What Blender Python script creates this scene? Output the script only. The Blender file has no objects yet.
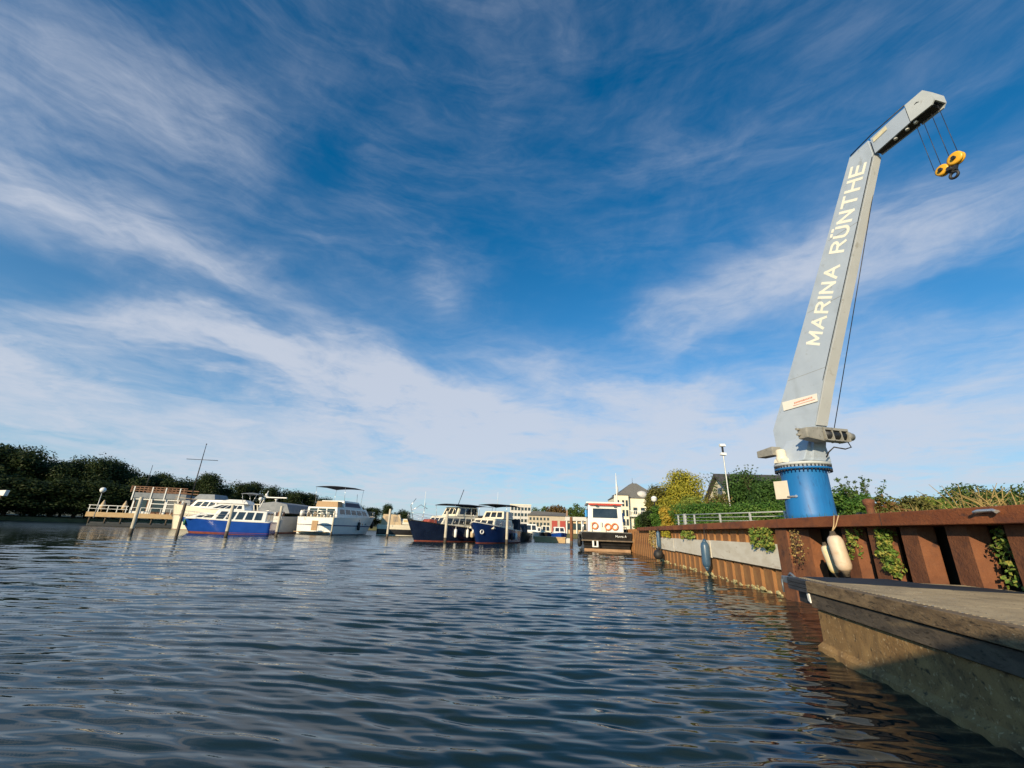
import bpy, bmesh, math, random
import numpy as np
from mathutils import Vector, Matrix
R=math.radians; PI=math.pi
random.seed(7); np.random.seed(7)
scene=bpy.context.scene; COL=scene.collection

# ------------------------------------------------------------------ camera
F_PX=420.0; PITCH=R(19.2); ROLL=R(2.0); CH=1.15
def ray(px,py):
    x=px-512; y=-(py-384); c,s=math.cos(ROLL),math.sin(ROLL)
    u=x*s+y*c; r=x*c-y*s
    return Vector((r, F_PX*math.cos(PITCH)-u*math.sin(PITCH), F_PX*math.sin(PITCH)+u*math.cos(PITCH)))
def AT(px,py,dist):
    d=ray(px,py); k=dist/math.hypot(d.x,d.y); return Vector((d.x*k,d.y*k,CH+d.z*k))
def azel(px,py):
    d=ray(px,py); return math.atan2(d.x,d.y), math.atan2(d.z,math.hypot(d.x,d.y))
cd=bpy.data.cameras.new('camera'); cam=bpy.data.objects.new('camera',cd); COL.objects.link(cam)
cd.sensor_width=36; cd.lens=36*F_PX/1024; cd.clip_start=.05; cd.clip_end=6000
rt=Vector((math.cos(ROLL),0,0)); 
fwd=ray(512,384).normalized(); upv=(ray(512,284)-ray(512,384)).normalized(); rgt=fwd.cross(upv).normalized()
m=Matrix((rgt,upv,-fwd)).transposed().to_4x4(); m.translation=Vector((0,0,CH)); cam.matrix_world=m
scene.camera=cam

# ------------------------------------------------------------------ light
SUN_AZ=211.0; SUN_EL=17.0
sd=bpy.data.lights.new('sun','SUN'); so=bpy.data.objects.new('sun',sd); COL.objects.link(so)
sd.energy=5.0; sd.angle=R(.5); sd.color=(1,.81,.54)
ld=Vector((-math.sin(R(SUN_AZ))*math.cos(R(SUN_EL)),-math.cos(R(SUN_AZ))*math.cos(R(SUN_EL)),-math.sin(R(SUN_EL))))
so.rotation_euler=ld.to_track_quat('-Z','Y').to_euler()
scene.view_settings.view_transform='Standard'; scene.view_settings.look='None'
scene.view_settings.exposure=0.22; scene.view_settings.gamma=1; scene.view_settings.use_curve_mapping=False

world=bpy.data.worlds.new('World'); scene.world=world; world.use_nodes=True
nt=world.node_tree; nt.nodes.clear(); N=nt.nodes.new; LK=nt.links.new
def wm(op,a,b=None,c=None,clamp=False):
    n=N('ShaderNodeMath'); n.operation=op; n.use_clamp=clamp
    for i,v in enumerate((a,b,c)):
        if v is None: continue
        if isinstance(v,(int,float)): n.inputs[i].default_value=v
        else: LK(v,n.inputs[i])
    return n.outputs[0]
tc=N('ShaderNodeTexCoord'); sp=N('ShaderNodeSeparateXYZ'); LK(tc.outputs['Generated'],sp.inputs[0])
X,Y,Z=sp.outputs
az=wm('ARCTAN2',X,Y); el=wm('ARCSINE',Z)
cb=N('ShaderNodeCombineXYZ'); LK(az,cb.inputs[0]); LK(el,cb.inputs[1])
den=wm('ADD',wm('MAXIMUM',Z,0.0),.10)
pl=N('ShaderNodeCombineXYZ'); LK(wm('DIVIDE',X,den),pl.inputs[0]); LK(wm('DIVIDE',Y,den),pl.inputs[1])
def noise(vec,scale,detail,rough,dist,rot=0,sc=(1,1,1),loc=(0,0,0)):
    mp=N('ShaderNodeMapping'); mp.vector_type='POINT'; LK(vec,mp.inputs[0])
    mp.inputs['Rotation'].default_value=(0,0,rot); mp.inputs['Scale'].default_value=sc; mp.inputs['Location'].default_value=loc
    n=N('ShaderNodeTexNoise'); n.inputs['Scale'].default_value=scale; n.inputs['Detail'].default_value=detail
    n.inputs['Roughness'].default_value=rough; n.inputs['Distortion'].default_value=dist; LK(mp.outputs[0],n.inputs['Vector'])
    return n
# warp of the direction used by the cloud banks
wn=noise(pl.outputs[0],.9,5,.6,.4)
ws=N('ShaderNodeVectorMath'); ws.operation='SUBTRACT'; LK(wn.outputs['Color'],ws.inputs[0]); ws.inputs[1].default_value=(.5,.5,.5)
wk=N('ShaderNodeVectorMath'); wk.operation='SCALE'; LK(ws.outputs[0],wk.inputs[0]); wk.inputs['Scale'].default_value=.26
wa=N('ShaderNodeVectorMath'); wa.operation='ADD'; LK(cb.outputs[0],wa.inputs[0]); LK(wk.outputs[0],wa.inputs[1])
def bank(p0,p1,w,amp,inner=.0):
    a0,e0=azel(*p0); a1,e1=azel(*p1)
    L=math.hypot(a1-a0,e1-e0); ang=math.atan2(e1-e0,a1-a0); wr=w/F_PX*.8
    mp=N('ShaderNodeMapping'); mp.vector_type='TEXTURE'; LK(wa.outputs[0],mp.inputs[0])
    mp.inputs['Location'].default_value=((a0+a1)/2,(e0+e1)/2,0); mp.inputs['Rotation'].default_value=(0,0,ang)
    mp.inputs['Scale'].default_value=(L/2+wr,wr,1)
    ln=N('ShaderNodeVectorMath'); ln.operation='LENGTH'; LK(mp.outputs[0],ln.inputs[0])
    mr=N('ShaderNodeMapRange'); mr.interpolation_type='SMOOTHERSTEP'; LK(ln.outputs['Value'],mr.inputs[0])
    mr.inputs[1].default_value=-.25; mr.inputs[2].default_value=1.5; mr.inputs[3].default_value=amp; mr.inputs[4].default_value=0
    return mr.outputs[0]
banks=[((-40,170),(250,285),40,.60),((240,290),(540,430),34,.66),((-40,60),(190,130),80,.36),((150,120),(330,240),50,.14),
 ((-60,352),(120,356),46,.45),((80,316),(330,352),32,.88),((220,345),(600,440),52,.74),((-100,440),(500,460),100,.50),((400,480),(1100,470),95,.48),
 ((625,338),(830,255),42,.60),((800,262),(1080,180),55,.62),((500,365),(740,420),56,.50),((700,440),(1100,385),90,.58),
 ((428,285),(455,300),24,.22),((330,140),(440,260),60,.08),((660,160),(960,10),46,.14),((560,-10),(580,80),40,.08)]
gaps=[((-40,268),(130,285),26,.30),((180,290),(350,345),22,.42),((910,310),(1060,296),26,.30),((480,250),(640,330),60,.12),((260,240),(340,120),40,.10)]
tot=None
for b in banks:
    o=bank(*b); tot=o if tot is None else wm('ADD',tot,o)
for b in gaps: tot=wm('SUBTRACT',tot,bank(*b))
low=N('ShaderNodeMapRange'); LK(el,low.inputs[0]); low.inputs[1].default_value=.0; low.inputs[2].default_value=.42; low.inputs[3].default_value=.30; low.inputs[4].default_value=0.05
tot=wm('ADD',tot,low.outputs[0])
# fibres run along the wind, in two families, over a mottled field
fib=noise(wa.outputs[0],1.0,11,.62,1.0,rot=R(-28),sc=(1.6,9,1),loc=(2,1,0)).outputs[0]
fibR=noise(wa.outputs[0],1.0,11,.62,1.0,rot=R(22),sc=(1.6,8,1),loc=(6,3,0)).outputs[0]
side=N('ShaderNodeMapRange'); LK(az,side.inputs[0]); side.interpolation_type='SMOOTHSTEP'; side.inputs[1].default_value=-.15; side.inputs[2].default_value=.35; side.inputs[3].default_value=0; side.inputs[4].default_value=1
fm=wm('ADD',wm('MULTIPLY',fib,wm('SUBTRACT',1.0,side.outputs[0])),wm('MULTIPLY',fibR,side.outputs[0]))
fine=noise(cb.outputs[0],1.0,10,.64,1.3,rot=R(-34),sc=(7,26,1),loc=(0,4,0)).outputs[0]
puff=noise(pl.outputs[0],2.6,11,.64,.8,loc=(5,2,0)).outputs[0]
tex=wm('ADD',wm('MULTIPLY',fm,.50),wm('ADD',wm('MULTIPLY',puff,.34),wm('MULTIPLY',fine,.16)))
c0=wm('MULTIPLY',wm('SUBTRACT',tex,.505),1.12)
dens=wm('ADD',tot,wm('MULTIPLY',c0,wm('ADD',1.0,wm('MULTIPLY',tot,2.6))))
hz=wm('MULTIPLY',wm('POWER',wm('MAXIMUM',wm('SUBTRACT',1.0,wm('DIVIDE',el,.9)),0.0),2.6),.46)
sf=N('ShaderNodeMapRange'); sf.interpolation_type='SMOOTHSTEP'; LK(dens,sf.inputs[0]); sf.inputs[1].default_value=-.14; sf.inputs[2].default_value=1.05; sf.inputs[3].default_value=0; sf.inputs[4].default_value=1
dens=wm('SUBTRACT',1.0,wm('MULTIPLY',wm('SUBTRACT',1.0,wm('MULTIPLY',sf.outputs[0],.86)),wm('SUBTRACT',1.0,hz)))
sky=N('ShaderNodeTexSky'); sky.sky_type='NISHITA'; sky.sun_disc=False; sky.sun_elevation=R(SUN_EL); sky.sun_rotation=R(SUN_AZ)
sky.air_density=1.0; sky.dust_density=.4; sky.ozone_density=2.0
tint=N('ShaderNodeMix'); tint.data_type='RGBA'; tint.blend_type='MULTIPLY'; tint.inputs[0].default_value=1
LK(sky.outputs[0],tint.inputs['A']); tint.inputs['B'].default_value=(.36,1.06,1.42,1)
hs=N('ShaderNodeHueSaturation'); hs.inputs['Saturation'].default_value=1.10; LK(tint.outputs['Result'],hs.inputs['Color'])
cc=N('ShaderNodeMix'); cc.data_type='RGBA'; LK(dens,cc.inputs[0]); LK(hs.outputs[0],cc.inputs['A']); cc.inputs['B'].default_value=(5.9,6.3,7.2,1)
bg=N('ShaderNodeBackground'); LK(cc.outputs['Result'],bg.inputs[0]); bg.inputs[1].default_value=.09
out=N('ShaderNodeOutputWorld'); LK(bg.outputs[0],out.inputs[0])

# ------------------------------------------------------------------ materials
MATS={}
def mat(name,c1,c2=None,scale=4,rough=.6,metal=0,bump=0,bscale=None,stretch=(1,1,1),detail=6,ramp=(.35,.65),spots=None,spot_scale=2,spot_ramp=(.6,.7),spec=.5,specks=None,coat=0,transl=0):
    if name in MATS: return MATS[name]
    M=bpy.data.materials.new(name); M.use_nodes=True; t=M.node_tree; b=t.nodes['Principled BSDF']
    b.inputs['Roughness'].default_value=rough; b.inputs['Metallic'].default_value=metal; b.inputs['Specular IOR Level'].default_value=spec
    b.inputs['Coat Weight'].default_value=coat
    if c2 is None: c2=tuple(min(1,x*1.18+.003) for x in c1); 
    tcn=t.nodes.new('ShaderNodeTexCoord'); mp=t.nodes.new('ShaderNodeMapping'); t.links.new(tcn.outputs['Object'],mp.inputs[0]); mp.inputs['Scale'].default_value=stretch
    def nz(s,d=detail,di=.3):
        n=t.nodes.new('ShaderNodeTexNoise'); n.inputs['Scale'].default_value=s; n.inputs['Detail'].default_value=d; n.inputs['Distortion'].default_value=di
        n.inputs['Roughness'].default_value=.62; t.links.new(mp.outputs[0],n.inputs['Vector']); return n.outputs[0]
    r=t.nodes.new('ShaderNodeValToRGB'); t.links.new(nz(scale),r.inputs[0])
    r.color_ramp.elements[0].position=ramp[0]; r.color_ramp.elements[0].color=(*c1,1); r.color_ramp.elements[1].position=ramp[1]; r.color_ramp.elements[1].color=(*c2,1)
    col=r.outputs[0]
    if spots:
        r2=t.nodes.new('ShaderNodeValToRGB'); t.links.new(nz(spot_scale,8,.8),r2.inputs[0])
        r2.color_ramp.elements[0].position=spot_ramp[0]; r2.color_ramp.elements[0].color=(0,0,0,1); r2.color_ramp.elements[1].position=spot_ramp[1]; r2.color_ramp.elements[1].color=(1,1,1,1)
        mx=t.nodes.new('ShaderNodeMix'); mx.data_type='RGBA'; t.links.new(r2.outputs[0],mx.inputs[0]); t.links.new(col,mx.inputs['A']); mx.inputs['B'].default_value=(*spots,1); col=mx.outputs['Result']
    if specks:
        for (sc_,lo_,hi_,cl_) in specks:
            r3=t.nodes.new('ShaderNodeValToRGB'); t.links.new(nz(sc_,4,.2),r3.inputs[0])
            r3.color_ramp.elements[0].position=lo_; r3.color_ramp.elements[0].color=(0,0,0,1); r3.color_ramp.elements[1].position=hi_; r3.color_ramp.elements[1].color=(1,1,1,1)
            mx=t.nodes.new('ShaderNodeMix'); mx.data_type='RGBA'; t.links.new(r3.outputs[0],mx.inputs[0]); t.links.new(col,mx.inputs['A']); mx.inputs['B'].default_value=(*cl_,1); col=mx.outputs['Result']
    t.links.new(col,b.inputs['Base Color'])
    if bump:
        bn=t.nodes.new('ShaderNodeBump'); bn.inputs['Strength'].default_value=bump; bn.inputs['Distance'].default_value=.02
        t.links.new(nz(bscale or scale*4,8),bn.inputs['Height']); t.links.new(bn.outputs[0],b.inputs['Normal'])
    if transl:
        tr=t.nodes.new('ShaderNodeBsdfTranslucent'); t.links.new(col,tr.inputs[0]); ms=t.nodes.new('ShaderNodeMixShader'); ms.inputs[0].default_value=transl
        t.links.new(b.outputs[0],ms.inputs[1]); t.links.new(tr.outputs[0],ms.inputs[2]); t.links.new(ms.outputs[0],t.nodes['Material Output'].inputs[0])
    MATS[name]=M; return M
RUST=mat('rust_beam',(.18,.050,.017),(.29,.092,.029),2.2,.85,bump=.5,bscale=40,spots=(.11,.04,.025),spot_scale=3,stretch=(1,.6,1),spot_ramp=(.5,.72),specks=[(34,.66,.76,(.34,.13,.045)),(9,.60,.74,(.09,.035,.02))])
PILE=mat('rust_pile',(.13,.047,.021),(.23,.088,.036),3,.88,bump=.6,bscale=30,spots=(.11,.05,.03),spot_scale=2.5,spot_ramp=(.5,.75),stretch=(1,1,.7),specks=[(34,.68,.78,(.27,.11,.045)),(7,.56,.72,(.07,.03,.02))])
CONC=mat('pale_concrete',(.64,.58,.47),(.76,.71,.61),3,.9,bump=.25,bscale=25,spots=(.40,.30,.20),spot_scale=1.6,spot_ramp=(.58,.75),stretch=(1,.6,1.6))
HULLC=mat('pontoon_concrete',(.23,.13,.048),(.42,.26,.10),2.2,.88,bump=.45,bscale=44,spots=(.11,.065,.03),spot_scale=2.2,spot_ramp=(.45,.70),stretch=(1,1,1),specks=[(26,.60,.68,(.50,.36,.19)),(14,.58,.70,(.07,.042,.02)),(60,.63,.70,(.06,.04,.02))])
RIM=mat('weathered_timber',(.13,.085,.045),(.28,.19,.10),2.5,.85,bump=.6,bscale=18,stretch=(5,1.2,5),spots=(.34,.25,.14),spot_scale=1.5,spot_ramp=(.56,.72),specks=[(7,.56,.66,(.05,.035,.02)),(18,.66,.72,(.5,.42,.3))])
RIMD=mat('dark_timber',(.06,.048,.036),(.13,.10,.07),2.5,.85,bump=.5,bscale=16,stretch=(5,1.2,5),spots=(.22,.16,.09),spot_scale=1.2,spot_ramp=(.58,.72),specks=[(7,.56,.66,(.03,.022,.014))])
TARRED=mat('tarred_timber',(.02,.022,.026),(.055,.055,.06),4,.6,bump=.6,bscale=16,stretch=(1,1,6))
CRGREY=mat('crane_grey_paint',(.38,.445,.535),(.43,.495,.58),1.4,.42,bump=.03,spots=(.30,.345,.39),spot_scale=1.1,spot_ramp=(.52,.85),coat=.15,specks=[(5,.62,.74,(.31,.34,.36)),(30,.72,.78,(.28,.23,.18))])
CRLIGHT=mat('crane_light_grey',(.44,.475,.49),(.50,.535,.55),2,.5,spots=(.36,.35,.32),spot_scale=4,spot_ramp=(.6,.8))
CRBLUE=mat('crane_blue_paint',(.010,.14,.40),(.014,.17,.46),1.6,.5,bump=.04,spots=(.012,.10,.30),spot_scale=4,spot_ramp=(.52,.80),stretch=(2,2,.35),specks=[(7,.62,.70,(.006,.07,.22)),(16,.70,.76,(.25,.16,.09))])
WINCH=mat('winch_grey',(.22,.215,.19),(.31,.30,.27),5,.55,bump=.2,specks=[(14,.60,.70,(.12,.11,.10))])
BLACK=mat('black_rubber',(.012,.012,.013),(.03,.03,.032),8,.6)
DARKM=mat('dark_metal',(.02,.022,.025),(.05,.05,.055),8,.5,metal=.5)
ROPEM=mat('steel_rope',(.03,.03,.035),(.06,.06,.065),20,.5,metal=.6)
YELLOW=mat('yellow_paint',(.72,.36,.02),(.82,.44,.03),5,.4,spots=(.4,.2,.03),spot_scale=8)
LETTER=mat('cream_lettering',(.80,.78,.66),(.86,.84,.74),3,.6)
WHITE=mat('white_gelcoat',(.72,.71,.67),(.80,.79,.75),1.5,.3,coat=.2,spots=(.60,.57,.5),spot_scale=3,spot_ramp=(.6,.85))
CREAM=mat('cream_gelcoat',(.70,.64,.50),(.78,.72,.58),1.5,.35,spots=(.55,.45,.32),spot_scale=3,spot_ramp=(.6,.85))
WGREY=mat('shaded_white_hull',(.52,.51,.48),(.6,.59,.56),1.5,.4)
BLUEH=mat('royal_blue_hull',(.008,.055,.30),(.012,.07,.36),1.5,.25,coat=.4)
NAVY=mat('navy_hull',(.006,.011,.032),(.010,.018,.045),1.5,.25,coat=.4)
NAVY2=mat('deep_blue_hull',(.006,.022,.10),(.009,.03,.13),1.5,.25,coat=.4)
REDAF=mat('red_antifouling',(.20,.045,.03),(.28,.07,.04),3,.7)
BLKH=mat('black_hull',(.013,.012,.012),(.028,.026,.026),2,.35,coat=.2,spots=(.10,.07,.045),spot_scale=2.5,spot_ramp=(.62,.8))
GLASS=mat('dark_glass',(.012,.016,.022),(.03,.038,.048),1.2,.08,spec=.8)
TARP=mat('grey_tarpaulin',(.17,.19,.21),(.24,.26,.28),2,.75,bump=.4,bscale=3)
NAVYC=mat('navy_canvas',(.015,.02,.035),(.03,.038,.06),3,.85)
TEAK=mat('teak',(.30,.19,.09),(.42,.27,.14),3,.6,stretch=(.4,6,1))
BEIGE=mat('beige_canvas',(.48,.36,.22),(.58,.45,.29),3,.85)
STEEL=mat('stainless',(.55,.55,.54),(.65,.65,.63),6,.3,metal=.7)
GALV=mat('galvanised_rail',(.45,.46,.44),(.56,.57,.55),10,.45,metal=.3)
TAN=mat('tan_timber',(.42,.28,.14),(.54,.38,.20),2,.8,stretch=(1,1,5),bump=.2)
POSTM=mat('bleached_post',(.40,.36,.28),(.58,.53,.43),3,.85,stretch=(4,4,.5),bump=.5,spots=(.22,.17,.12),spot_scale=2,spot_ramp=(.55,.7))
POSTD=mat('wet_post',(.05,.04,.03),(.11,.085,.06),3,.7,stretch=(4,4,.5),bump=.5)
ORANGE=mat('orange_lifebuoy',(.75,.17,.04),(.82,.22,.06),5,.5)
REDP=mat('red_paint',(.55,.05,.03),(.62,.07,.04),3,.5)
BROWN=mat('brown_cladding',(.16,.08,.05),(.26,.14,.08),4,.8)
BARK=mat('bark',(.05,.037,.025),(.10,.075,.05),6,.9,bump=.8)
ROOFG=mat('grey_slate',(.11,.105,.10),(.17,.165,.155),5,.8)
ROOFD=mat('dark_roof_tile',(.045,.042,.042),(.08,.075,.072),6,.8)
STUCCO=mat('pale_yellow_render',(.72,.66,.50),(.79,.73,.57),1,.9)
STUCW=mat('white_render',(.52,.50,.47),(.60,.58,.55),1,.9)
BRICKB=mat('brown_brick',(.24,.15,.10),(.33,.22,.15),9,.9)
FENDB=mat('blue_grey_fender',(.035,.08,.14),(.055,.11,.18),3,.35,coat=.3)
FENDW=mat('dirty_white_fender',(.54,.40,.28),(.68,.56,.43),2.2,.5,spots=(.55,.33,.17),spot_scale=3.5,spot_ramp=(.55,.72))
TYREB=mat('tan_rope',(.42,.29,.15),(.55,.40,.22),20,.9)
LAMPW=mat('lamp_white',(.75,.75,.72),(.8,.8,.78),3,.3)
def leafmat(n,c1,c2,c3,sc=1.2): return mat(n,c1,c2,sc,.6,spots=c3,spot_scale=sc*2.3,spot_ramp=(.48,.62),transl=.25,spec=.25)
L_DARK=leafmat('dark_leaves',(.016,.034,.010),(.045,.066,.017),(.03,.045,.012),.25)
L_MID=leafmat('mid_green_leaves',(.045,.10,.022),(.09,.15,.035),(.12,.14,.03),.5)
L_HEDGE=leafmat('hedge_leaves',(.05,.13,.022),(.085,.19,.03),(.12,.20,.035),1.5)
L_YEL=leafmat('yellowing_leaves',(.30,.29,.035),(.50,.42,.05),(.15,.19,.03),2.6)
L_GOLD=leafmat('golden_leaves',(.50,.35,.05),(.60,.43,.07),(.3,.28,.04),2)
L_IVY=leafmat('ivy_leaves',(.09,.18,.03),(.16,.26,.05),(.42,.38,.09),5)
L_BROWN=leafmat('reddish_brown_leaves',(.13,.07,.03),(.20,.11,.04),(.08,.09,.03),1)
L_DRY=leafmat('dry_grass',(.40,.28,.10),(.52,.38,.15),(.25,.22,.07),2)

# ------------------------------------------------------------------ helpers
class MB:
    def __init__(s): s.bm=bmesh.new()
    def face(s,pts): return s.bm.faces.new([s.bm.verts.new(p) for p in pts])
    def hexa(s,p,bev=0):
        """p: 8 points, bottom ring 0-3 then top ring 4-7"""
        v=[s.bm.verts.new(q) for q in p]
        fs=[s.bm.faces.new([v[i] for i in f]) for f in ((3,2,1,0),(4,5,6,7),(0,1,5,4),(1,2,6,5),(2,3,7,6),(3,0,4,7))]
        if bev: bmesh.ops.bevel(s.bm,geom=list({e for f in fs for e in f.edges}),offset=bev,segments=2,affect='EDGES',profile=.6)
        return s
    def box(s,x0,x1,y0,y1,z0,z1,bev=0):
        return s.hexa([(x0,y0,z0),(x1,y0,z0),(x1,y1,z0),(x0,y1,z0),(x0,y0,z1),(x1,y0,z1),(x1,y1,z1),(x0,y1,z1)],bev)
    def prism(s,poly,vec,bev=0):
        vec=Vector(vec); a=[s.bm.verts.new(p) for p in poly]; b=[s.bm.verts.new(Vector(p)+vec) for p in poly]; n=len(poly)
        fs=[s.bm.faces.new(a[::-1]),s.bm.faces.new(b)]+[s.bm.faces.new((a[i],a[(i+1)%n],b[(i+1)%n],b[i])) for i in range(n)]
        if bev: bmesh.ops.bevel(s.bm,geom=list({e for f in fs for e in f.edges}),offset=bev,segments=2,affect='EDGES',profile=.6)
        return s
    def tube(s,pts,r,n=8,r2=None,cap=True,smooth=True):
        pts=[Vector(p) for p in pts]; rings=[]
        for i,p in enumerate(pts):
            d=(pts[min(i+1,len(pts)-1)]-pts[max(i-1,0)]).normalized()
            a=d.orthogonal().normalized() if abs(d.z)>.98 else d.cross(Vector((0,0,1))).normalized()
            b=d.cross(a); f=i/(len(pts)-1) if len(pts)>1 else 0
            rr=r[i] if isinstance(r,(list,tuple)) else (r if r2 is None else r+(r2-r)*f)
            rings.append([s.bm.verts.new(p+(a*math.cos(2*PI*k/n)+b*math.sin(2*PI*k/n))*rr) for k in range(n)])
        for i in range(len(rings)-1):
            for k in range(n):
                f=s.bm.faces.new((rings[i][k],rings[i][(k+1)%n],rings[i+1][(k+1)%n],rings[i+1][k])); f.smooth=smooth
        if cap: s.bm.faces.new(rings[0][::-1]); s.bm.faces.new(rings[-1])
        return s
    def lathe(s,prof,n=24,axis=((0,0,0),(0,0,1)),smooth=True):
        o=Vector(axis[0]); d=Vector(axis[1]).normalized(); a=d.orthogonal().normalized(); b=d.cross(a); rings=[]
        for r,z in prof: rings.append([s.bm.verts.new(o+d*z+(a*math.cos(2*PI*k/n)+b*math.sin(2*PI*k/n))*max(r,.0005)) for k in range(n)])
        for i in range(len(rings)-1):
            for k in range(n):
                f=s.bm.faces.new((rings[i][k],rings[i][(k+1)%n],rings[i+1][(k+1)%n],rings[i+1][k])); f.smooth=smooth
        s.bm.faces.new(rings[0][::-1]); s.bm.faces.new(rings[-1]); return s
    def torus(s,c,axis,R0,r,n=20,k=8,a0=0,a1=2*PI):
        d=Vector(axis).normalized(); a=d.orthogonal().normalized(); b=d.cross(a); c=Vector(c); rings=[]
        for i in range(n):
            t=2*PI*i/n; rd=a*math.cos(t)+b*math.sin(t)
            rings.append([s.bm.verts.new(c+rd*(R0+r*math.cos(2*PI*j/k))+d*r*math.sin(2*PI*j/k)) for j in range(k)])
        for i in range(n):
            for j in range(k):
                f=s.bm.faces.new((rings[i][j],rings[(i+1)%n][j],rings[(i+1)%n][(j+1)%k],rings[i][(j+1)%k])); f.smooth=True
        return s
    def sphere(s,c,r,n=14,m=9,sc=(1,1,1)):
        mm=Matrix.Translation(c)@Matrix.Diagonal((*sc,1)); v=bmesh.ops.create_uvsphere(s.bm,u_segments=n,v_segments=m,radius=r,matrix=mm)['verts']
        for x in v:
            for f in x.link_faces: f.smooth=True
        return s
    def build(s,name,material,parent=None,loc=None):
        bmesh.ops.recalc_face_normals(s.bm,faces=s.bm.faces)
        me=bpy.data.meshes.new(name); s.bm.to_mesh(me); s.bm.free(); me.materials.append(material)
        o=bpy.data.objects.new(name,me); COL.objects.link(o)
        if parent is not None: o.parent=parent
        if loc is not None: o.location=loc
        return o
def tag(o,label,cat,group=None,kind=None):
    if label: o['label']=label
    if cat: o['category']=cat
    if group: o['group']=group
    if kind: o['kind']=kind
    return o
def thing(name,label,cat,loc=(0,0,0),rz=0,group=None):
    o=bpy.data.objects.new(name,None); COL.objects.link(o); o.location=loc; o.rotation_euler=(0,0,rz); o.empty_display_size=.3
    return tag(o,label,cat,group)
def rawmesh(name,V,Fq,material,parent=None,smooth=False):
    me=bpy.data.meshes.new(name); V=np.asarray(V,dtype=np.float32); Fq=np.asarray(Fq,dtype=np.int32); k=Fq.shape[1]
    me.vertices.add(len(V)); me.vertices.foreach_set('co',V.ravel()); me.loops.add(Fq.size); me.loops.foreach_set('vertex_index',Fq.ravel())
    me.polygons.add(len(Fq)); me.polygons.foreach_set('loop_start',np.arange(0,Fq.size,k,dtype=np.int32))
    if smooth: me.polygons.foreach_set('use_smooth',np.ones(len(Fq),dtype=bool))
    me.update(calc_edges=True); me.validate(); me.materials.append(material)
    o=bpy.data.objects.new(name,me); COL.objects.link(o)
    if parent is not None: o.parent=parent
    return o
def copy_tree(o,parent=None):
    c=o.copy(); COL.objects.link(c); c.parent=parent
    for ch in list(o.children): copy_tree(ch,c)
    return c

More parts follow.
